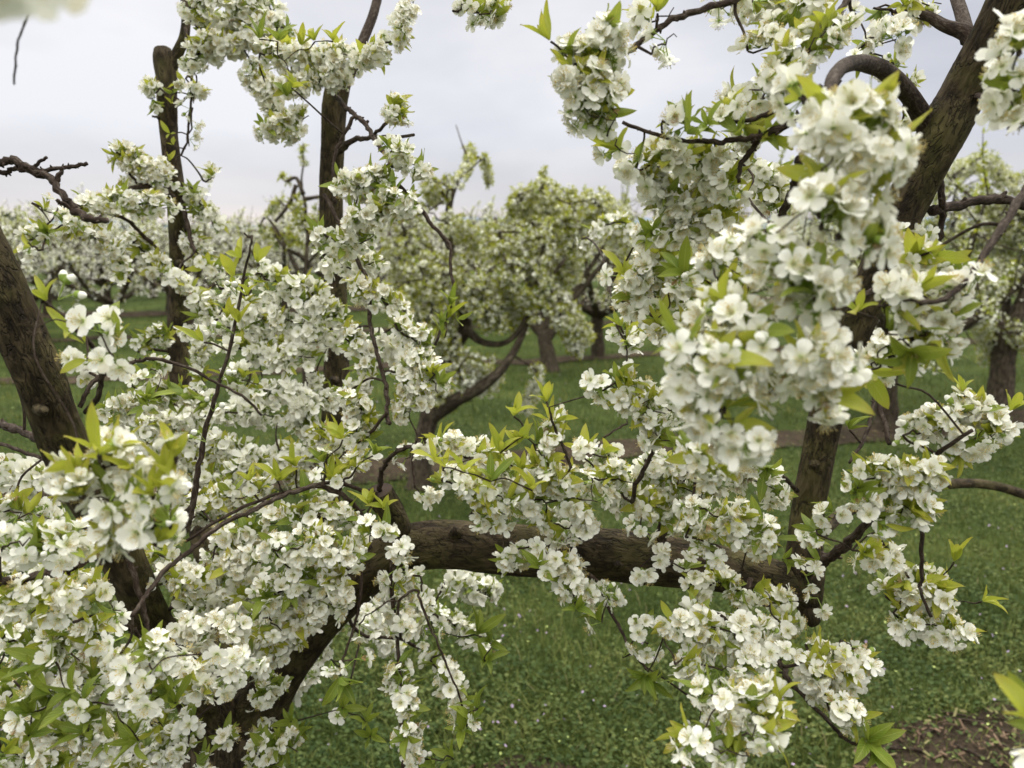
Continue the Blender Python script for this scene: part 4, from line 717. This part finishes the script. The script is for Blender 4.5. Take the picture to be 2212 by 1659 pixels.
x, y = scatter(15000, 1.3, 8, .85); k_ = instrip(x, y); x, y = x[k_], y[k_]
for i in range(len(x)):
    L_ = abs(rng.normal(0, .011))+.004; w = rng.uniform(.0015, .005); an = rng.random()*6.28; z = gh(x[i], y[i])+.024+rng.uniform(0, .01)
    c = np.array([x[i], y[i], z]); d = np.array([math.cos(an), math.sin(an), rng.normal(0, .2)])*L_; s_ = np.array([-math.sin(an), math.cos(an), rng.normal(0, .3)])*w; up = np.array([0, 0, w*.7])
    V = [c-d-s_, c+d-s_*.5, c+d+s_, c-d+s_*.7, c-d-s_+up, c+d-s_*.5+up, c+d+s_+up, c-d+s_*.7+up]
    ca.add(V, np.zeros((8, 3)), [4, 5, 6, 7, 0, 1, 5, 4, 1, 2, 6, 5, 2, 3, 7, 6, 3, 0, 4, 7], np.full(5, 4), np.full(5, CHIP if rng.random() < .75 else DRY))
o = link('bark_mulch', ca.mesh('bark_mulch', False)); tag(o, kind='stuff')
# fallen prunings on the near strip
for i, (u, v, l, an) in enumerate(((2060, 1560, .16, -.35), (2120, 1590, .22, -.5), (1960, 1640, .14, -.2), (2170, 1640, .2, -.7), (2010, 1600, .1, .5), (2100, 1650, .13, -.9))):
    p = P(u, v, gdepth(v)); q = np.array([math.cos(an), math.sin(an), 0])*l/2; a = Acc()
    pp = catmull([p-q+[0, 0, .03], p+rdir()*.01+[0, 0, .036], p+q+[0, 0, .03]], 4)
    a.addt(tube(pp, np.linspace(.006, .0035, len(pp)), TWIG, 7, 0, True, CUT, .1, i)); o = link('fallen_stick', a.mesh('fallen_stick'))
    tag(o, ('short stick lying on the mulch in front of the longest one', 'longest grey pruned stick lying across the brown mulch at lower right', 'short pruned stick nearest the blossom sprig at the bottom edge', 'pruned stick on the mulch closest to the lower right corner', 'thin stick pointing the other way from its neighbours on the mulch', 'stick steeply angled on the mulch at the bottom edge')[i], 'stick', 'pruned sticks on the mulch')
# far hills
def ridge(y0, h, w, seed, m, name):
    xs = np.linspace(-w, w, 160); a = Acc(); V = []
    r_ = np.random.default_rng(seed); ph = r_.uniform(0, 6, 6)
    for x_ in xs:
        hh = h*(.55+.22*math.sin(x_/w*5+ph[0])+.15*math.sin(x_/w*11+ph[1])+.08*math.sin(x_/w*27+ph[2]))
        for k in range(5): V.append((x_, y0+k*h*1.5, hh*math.sin(k/4*math.pi/2)-2*(k == 0)))
    I = np.arange(len(V)).reshape(160, 5); Lp = np.stack([I[:-1, :-1], I[1:, :-1], I[1:, 1:], I[:-1, 1:]], -1).reshape(-1)
    a.add(V, np.array(V), Lp, np.full(len(Lp)//4, 4), np.full(len(Lp)//4, m)); o = link(name, a.mesh(name)); o['kind'] = 'structure'
ridge(1400, 48, 1600, 3, HAZE_HILL, 'hills'); 

# ------------------------------------------------------------------ orchard trees behind
def flat_spray(T_, *a, **k): T_.spray(*a, lod=2, **k)
b = gdepth(1050); fp = P(908, 1050, b)
T2 = Tree('plum_tree', 'blossoming plum tree in the next row near the centre, low dark forked limb', 'tree', (fp[0], fp[1], 0), 2)
B2 = lambda pts, nm='limb': T2.branch(pts, nm, FARBARK, 12, 5, .06)
B2([(905, 1056, b, 66), (906, 1040, b, 50), (912, 990, b, 44), (920, 930, b, 42), (930, 890, b, 46)], 'trunk')
B2([(925, 905, b, 38), (985, 865, b-.1, 30), (1040, 835, b-.2, 26), (1090, 790, b-.2, 20), (1125, 730, b-.1, 15), (1145, 670, b, 12), (1160, 600, b, 9), (1175, 520, b, 6), (1178, 430, b, 3)])
B2([(928, 900, b, 38), (940, 830, b+.1, 34), (975, 760, b+.1, 28), (1005, 705, b+.1, 28), (990, 620, b+.1, 20), (972, 540, b+.1, 18), (970, 450, b+.1, 16), (985, 400, b+.1, 10), (1015, 335, b+.1, 7)])
B2([(1005, 710, b+.1, 22), (1040, 738, b, 15), (1085, 742, b-.1, 13), (1120, 715, b-.1, 11), (1160, 640, b-.1, 9), (1220, 560, b-.1, 8)])
B2([(930, 900, b, 32), (900, 800, b+.4, 26), (870, 700, b+.5, 20), (850, 600, b+.5, 15), (840, 500, b+.5, 8)])
B2([(1010, 340, b+.1, 7), (998, 310, b+.1, 3), (985, 270, b+.1, 2)], 'twig'); B2([(1005, 365, b+.1, 7), (1028, 340, b+.1, 6), (1040, 350, b+.1, 4), (1055, 400, b+.1, 3)], 'twig'); B2([(965, 430, b, 7), (930, 380, b, 5), (905, 345, b, 3)], 'twig')
for pts, hw, de, lf in ((((870, 480), (880, 560), (870, 650)), 60, .55, .7), (((950, 560), (960, 640), (950, 700)), 60, .6, .6), (((1080, 500), (1100, 600), (1090, 680)), 60, .65, .6), (((1170, 400), (1180, 480), (1170, 580)), 40, .75, .8), (((1230, 440), (1230, 540), (1210, 620)), 45, .75, .6),
    (((1010, 620), (1060, 680), (1140, 690)), 40, .7, .4), (((1200, 640), (1240, 700), (1260, 740)), 35, .7, .4), (((1160, 800), (1150, 850), (1130, 890)), 22, .7, .3), (((990, 800), (1030, 830), (1060, 800)), 45, .6, .3), (((900, 700), (960, 740), (970, 800)), 50, .6, .4), (((930, 850), (980, 870)), 30, .5, .4),
    (((960, 480), (1000, 500), (1040, 540)), 34, .6, .8), (((985, 400), (1010, 360), (1015, 320)), 18, .6, 1), (((1045, 340), (1058, 400)), 12, .8, 1), (((930, 390), (950, 440)), 22, .6, .8), (((1120, 420), (1140, 470)), 30, .6, .9), (((1210, 680), (1250, 760)), 26, .8, .4), (((1280, 430), (1310, 470), (1340, 520)), 40, .7, .7)):
    flat_spray(T2, list(pts), b-.2, b+.2, hw=hw, dens=de*1.25, leaf=lf*.9, green=.05, tw=4, nf=(5, 9))
for x_, y0_, y1_ in ((1178, 365, 440), (1150, 395, 450), (1132, 410, 460), (1205, 400, 460), (1222, 415, 470), (1245, 410, 470), (1262, 425, 480), (1285, 430, 480), (1100, 440, 500), (1060, 490, 540), (905, 440, 520), (870, 455, 520), (1310, 425, 470), (925, 400, 450), (965, 380, 440)):
    flat_spray(T2, [(x_+rng.normal()*6, y0_), (x_, y1_)], b, hw=11, dens=1.0, leaf=1, green=.08, tw=3, nf=(1, 4))
for q_, hw in ((((1090, 560), (1150, 620), (1170, 680)), 55), (((1150, 480), (1160, 560), (1150, 640)), 50), (((1060, 580), (1040, 660), (1080, 700)), 45), (((900, 560), (930, 640), (930, 720)), 50), (((860, 620), (880, 700), (900, 760)), 45), (((1010, 770), (1060, 790)), 28)):
    flat_spray(T2, list(q_), b-.35, b-.1, hw=hw, dens=.42, leaf=.7, green=.1, tw=4, nf=(5, 9))
T2.finish()
b = gdepth(885); fp = P(2160, 885, b)
T3 = Tree('plum_tree', 'white blossoming plum tree standing at the right edge behind the leaning dark limb', 'tree', (fp[0], fp[1], 0), 2)
B3 = lambda pts, nm='limb': T3.branch(pts, nm, FARBARK, 12, 5, .06)
B3([(2160, 892, b, 64), (2160, 870, b, 54), (2165, 800, b, 48), (2172, 740, b, 50), (2182, 700, b, 44)], 'trunk')
B3([(2180, 715, b, 36), (2205, 660, b, 30), (2240, 560, b, 24), (2260, 440, b, 12)]); B3([(2172, 730, b, 34), (2150, 690, b, 28), (2120, 620, b, 20), (2080, 540, b, 14), (2060, 430, b, 7)]); B3([(2178, 720, b, 26), (2170, 620, b+.3, 18), (2160, 500, b+.3, 12), (2130, 380, b+.3, 5)]); B3([(2170, 640, b, 12), (2230, 590, b, 10), (2290, 570, b, 6)])
for pts, hw, de, lf in ((((2060, 380), (2090, 360), (2130, 350)), 26, .5, .8), (((2120, 340), (2160, 380), (2200, 400)), 28, .5, .8), (((2060, 480), (2120, 520), (2200, 500)), 50, .7, .6), (((2080, 600), (2150, 600), (2220, 600)), 50, .7, .4), (((2110, 680), (2130, 720), (2140, 780)), 30, .7, .4), (((2200, 720), (2240, 760)), 30, .6, .4), (((2180, 440), (2230, 500), (2260, 600)), 60, .6, .5), (((2100, 430), (2150, 450)), 35, .5, .7), (((2060, 560), (2060, 640)), 30, .7, .4), (((2240, 400), (2280, 460)), 50, .5, .6)):
    flat_spray(T3, list(pts), b-.3, b+.3, hw=hw, dens=de*.9, leaf=lf*1.3, green=.2, tw=5, nf=(5, 9))
T3.finish()
b = gdepth(800); fp = P(1188, 800, b)
T4 = Tree('plum_tree', 'third-row plum tree, bare limbs slanting right, half hidden behind the centre tree', 'tree', (fp[0], fp[1], 0), 2)
B4 = lambda pts, nm='limb': T4.branch(pts, nm, FARBARK, 10, 5, .06)
B4([(1190, 806, b, 44), (1188, 790, b, 36), (1180, 750, b, 32), (1172, 715, b, 30)], 'trunk')
for q in (((1175, 735), (1215, 670), (1260, 600), (1305, 530), (1330, 470)), ((1178, 740), (1230, 660), (1285, 590), (1325, 545)), ((1172, 725), (1160, 640), (1150, 540), (1155, 440)), ((1172, 725), (1120, 660), (1080, 560), (1070, 470)), ((1175, 725), (1200, 620), (1215, 520), (1210, 440))):
    B4([(x, y, b, 20-4*i) for i, (x, y) in enumerate(q)])
for pts, hw in ((((1300, 440), (1340, 480), (1330, 540)), 30), (((1230, 420), (1220, 480)), 30), (((1060, 500), (1080, 580)), 40), (((1150, 420), (1150, 500)), 30), (((1240, 690), (1260, 730)), 26), (((1120, 600), (1160, 660)), 40), (((1350, 520), (1370, 580)), 24)): flat_spray(T4, list(pts), b-.3, b+.3, hw=hw, dens=.4, leaf=.6, green=.1, tw=4, nf=(5, 9))
T4.finish()
b = 4.3; fp = P(655, 700, b)
T5 = Tree('young_plum_tree', 'spindly leafy young plum tree seen between the two upright rear limbs', 'tree', (fp[0], fp[1], 0), 2)
B5 = lambda pts, nm='limb': T5.branch(pts, nm, FARBARK, 9, 5, .05)
B5([(fp[0], fp[1], -.02, .05), (fp[0], fp[1], .4, .035), (*P(660, 700, b), .03), (*P(658, 600, b), .025)], 'trunk') if False else T5.branch([(fp[0], fp[1], -.02, .05), (fp[0], fp[1], .4, .035), (*P(660, 700, b), .03), (*P(658, 600, b), .025)], 'trunk', FARBARK, 10, 5, .05, world=True)
for q in (((658, 610), (664, 520), (660, 450), (652, 400), (655, 350), (655, 310)), ((658, 620), (630, 560), (600, 500), (575, 470), (560, 490)), ((655, 420), (640, 385), (620, 390), (605, 380)), ((662, 530), (690, 480), (700, 440)), ((660, 560), (610, 530), (590, 490)), ((656, 430), (690, 425), (720, 420)), ((640, 400), (625, 440), (595, 480))): B5([(x, y, b, 9-1.4*i) for i, (x, y) in enumerate(q)])
for pts, hw in ((((655, 315), (655, 360)), 9), (((605, 378), (630, 395)), 9), (((600, 430), (580, 470)), 14), (((640, 430), (660, 500)), 22), (((690, 440), (680, 500)), 18), (((620, 500), (640, 540)), 24), (((570, 490), (600, 530)), 18)): flat_spray(T5, list(pts), b, b, hw=hw, dens=.85, leaf=1, green=.15, tw=3, nf=(1, 4))
T5.finish()

# repeated orchard trees: a few grown once, then copied down the rows
def grow(seed, nfl, leafy, hgt, fr, grey=False):
    global rng
    keep = rng; rng = np.random.default_rng(seed)
    T = Tree('plum_tree', 'x', 'tree', (0, 0, 0), 2); tips = []; spk = []
    T.branch([(0, 0, -.03, .1), (0, 0, .1, .08), (.02, .01, .45, .07), (.0, .02, .62, .07)], 'trunk', FARBARK, 9, 3, .06, world=True)
    nl = 6
    for k in range(nl):
        a_ = k*6.283/nl+rng.normal(0, .25); rr = rng.uniform(.75, 1.25); z = hgt*rng.uniform(.8, 1.08)
        c, s_ = math.cos(a_), math.sin(a_); pts = [(0, 0, .55, .05), (c*rr*.45, s_*rr*.45, .55+(z-.55)*.25, .038), (c*rr*.8, s_*rr*.8, .55+(z-.55)*.6, .025), (c*rr, s_*rr, z, .006)]
        T.branch(pts, 'limb', FARBARK, 7, 4, .05, world=True); C_ = catmull(np.array(pts), 8)
        for j in range(6, len(C_)):
            for _ in range(2 if j % 2 else 1):
                p = C_[j][:3]; d = rdir()*np.array([1, 1, .7])+np.array([c*.2, s_*.2, .35 if j > 12 else .05]); d /= np.linalg.norm(d); L_ = rng.uniform(.2, .55)
                q = p+d*L_; mq = (p+q)/2+rdir()*.04-np.array([0, 0, .02 if d[2] < .3 else 0]); cc = catmull([p, mq, q], 3)
                T.spur.addt(tube(cc, np.linspace(.008, .003, len(cc)), FARBARK, 4, 0, False)); tips.append(cc)
        for _ in range(5):
            j = rng.integers(12, len(C_)); p = C_[j][:3]; q = p+np.array([rng.normal()*.06, rng.normal()*.06, rng.uniform(.2, .5)]); cc = catmull([p, (p+q)/2+rdir()*.02, q], 3)
            T.spur.addt(tube(cc, np.linspace(.007, .002, len(cc)), FARBARK, 4, 0, False)); tips.append(cc); spk.append(cc)
        tips.append(C_[12:, :3])
    A = Acc(); Lf = Acc(); ft = [FL[2][k] for k in range(4)]
    for _ in range(nfl):
        cc = tips[rng.integers(len(tips))]; i = rng.integers(len(cc)-1); base = cc[i]+(cc[i+1]-cc[i])*rng.random()
        for _ in range(5 if fr == 1 else 3):
            p = base+rdir()*rng.uniform(.01, .05)
            if fr == 1: A.addt(ft[rng.integers(4)], frame(rdir()+np.array([0, 0, .3]))*1.15, p)
            else:
                Q = frame(rdir()); r_ = .017; A.add([Q@np.array([math.cos(t_)*r_, math.sin(t_)*r_, 0.004*(i_ % 2)])+p for i_, t_ in enumerate(np.arange(5)*1.2566)], np.full((5, 3), .6), np.arange(5), np.array([5]), np.array([PETAL]))
        if rng.random() < min(1, leafy):
            for _ in range(int((6 if fr == 1 else 4)*max(1, leafy))):
                Q = frame(rdir()+np.array([0, 0, .8])); l_ = rng.uniform(.03, .055); p = base+rdir()*.02
                Lf.add([p, p+Q@np.array([.009, 0, l_*.5]), p+Q@np.array([0, .002, l_]), p+Q@np.array([-.009, 0, l_*.5])], np.tile([.4, .4, 0], (4, 1)), np.arange(4), np.array([4]), np.array([LY if rng.random() < .7 else LG]))
    for _ in range(int(nfl*leafy*.6)):
        cc = spk[rng.integers(len(spk))]; i = rng.integers(len(cc)-1); base = cc[i]+(cc[i+1]-cc[i])*rng.random()
        for _ in range(3):
            Q = frame(rdir()+np.array([0, 0, 1.2])); l_ = rng.uniform(.03, .055); p = base+rdir()*.015
            Lf.add([p, p+Q@np.array([.009, 0, l_*.5]), p+Q@np.array([0, .002, l_]), p+Q@np.array([-.009, 0, l_*.5])], np.tile([.4, .4, 0], (4, 1)), np.arange(4), np.array([4]), np.array([LY]))
    for a, nm in ((A, 'blossoms'), (Lf, 'leaves')):
        if a.n: o = link(nm, a.mesh(nm), T.root); o['kind'] = 'stuff'
    a = T.spur; o = link('spurs', a.mesh('spurs'), T.root); o['kind'] = 'stuff'
    rng = keep
    return T.root
protos = [grow(11, 950, .8, 1.95, 1), grow(12, 850, .7, 1.8, 1), grow(13, 750, 1.2, 1.95, 1), grow(14, 800, .35, 1.75, 2), grow(15, 800, .6, 1.8, 2), grow(16, 900, .8, 1.7, 2)]
kids = [list(p.children) for p in protos]; first = [True]*6
ORD = ['first', 'second', 'third', 'fourth', 'fifth', 'sixth', 'seventh', 'eighth', 'ninth', 'tenth']
def plant(k, x, y, label, group=None, sc=1.0):
    if first[k]: r_ = protos[k]; first[k] = False
    else:
        r_ = protos[k].copy(); col.objects.link(r_)
        for c in kids[k]:
            q = c.copy(); col.objects.link(q); q.parent = r_
    r_.location = (x, y, 0); r_.rotation_euler = (0, 0, rng.uniform(0, 6.28)); r_.scale = (sc, sc, sc*rng.uniform(.92, 1.06)); r_['label'] = label
    if group: r_['group'] = group
def rowpt(k, s_): p = RD*s_+RN*ROWS[k]*math.cos(ROWA); return p
# second and third rows, near enough to tell apart
plant(2, *(RD*4.6+RN*5.2), 'second-row plum tree half hidden behind the thick leaning limb on the right')
plant(0, *(RD*3.4+RN*9.0), 'third-row white plum tree seen through the gap left of the leaning limb')
plant(1, *(RD*6.6+RN*9.0), 'third-row plum tree seen through the blossom at the right edge')
plant(2, *(RD*-5.6+RN*13.2), 'greener plum tree left of the leaning bare rear limb, darker leaves than its neighbours', None, 1.0)
for k in range(3, 10):
    step = 2.2 if k < 6 else 3.0; y_ = ROWS[k]; wd = y_*.75+1.5; s_ = -wd-.3*k
    while s_ < wd:
        if not (k == 3 and -.5 > s_ > -3.0):
            p = rowpt(k, s_+rng.normal(0, .12)); v = proj((p[0], p[1], 1.2)); kk = (3, 4)[rng.integers(2)] if p[0] < -1 else (0, 1, 5)[rng.integers(3)] if k < 5 else (5, 4)[rng.integers(2)]
            side = 'left' if p[0] < -2 else 'right' if p[0] > 2 else 'middle'
            if p[0] < -1 and k in (3, 4, 5): q_ = rowpt(k, s_+step*.5); plant((4, 3)[k % 2], q_[0], q_[1], f'small far plum tree in hazy white blossom, {ORD[k]} row back, left of the orchard', f'far orchard trees of the {ORD[k]} row, left part', rng.uniform(.92, 1.08))
            plant(kk, p[0], p[1], f'small far plum tree in hazy white blossom, {ORD[k]} row back, {side} of the orchard', f'far orchard trees of the {ORD[k]} row, {side} part', rng.uniform(.92, 1.08))
        s_ += step
# far dark conifers
def conifer(x, y, h, w, label, seed):
    r_ = np.random.default_rng(seed); rt = bpy.data.objects.new('conifer_tree', None); col.objects.link(rt); rt.location = (x, y, 0); tag(rt, label, 'tree', 'dark conifers beyond the orchard')
    a = Acc(); a.addt(tube([(0, 0, 0), (0, 0, h*.5), (0, 0, h)], [.25, .15, .03], FARBARK, 7)); link('trunk', a.mesh('trunk'), rt)
    a = Acc(); n = 2600
    for _ in range(n):
        t_ = r_.random()**.7; z = h*(.12+.88*t_); rad = w*(1-t_)**.6*(.5+.5*r_.random())*(1+.25*math.sin(z*3+seed)); an = r_.random()*6.28
        p = np.array([math.cos(an)*rad, math.sin(an)*rad, z]); q = r_.normal(size=3)*.28; q2 = r_.normal(size=3)*.22
        a.add([p, p+q, p+q+q2, p+q2], np.zeros((4, 3)), np.arange(4), np.array([4]), np.array([CON]))
    link('crown', a.mesh('crown', False), rt)
for i, (u, v, h, w, lb) in enumerate(((15, 470, 0, 2.2, 'dark round tree beyond the orchard at the far left edge'), (590, 498, 0, 3.0, 'dark broad tree on the horizon between the two upright limbs'), (635, 505, 0, 1.8, 'small dark tree right of the broad one on the horizon'), (330, 490, 0, 2.6, 'dark tree on the horizon left of the thin bare rear limb'), (1400, 500, 0, 3, 'dark tree on the horizon behind the blossom right of centre'))):
    d = 75; p = P(u, v, d); conifer(p[0], p[1], max(1.5, p[2]), w, lb, i+3)
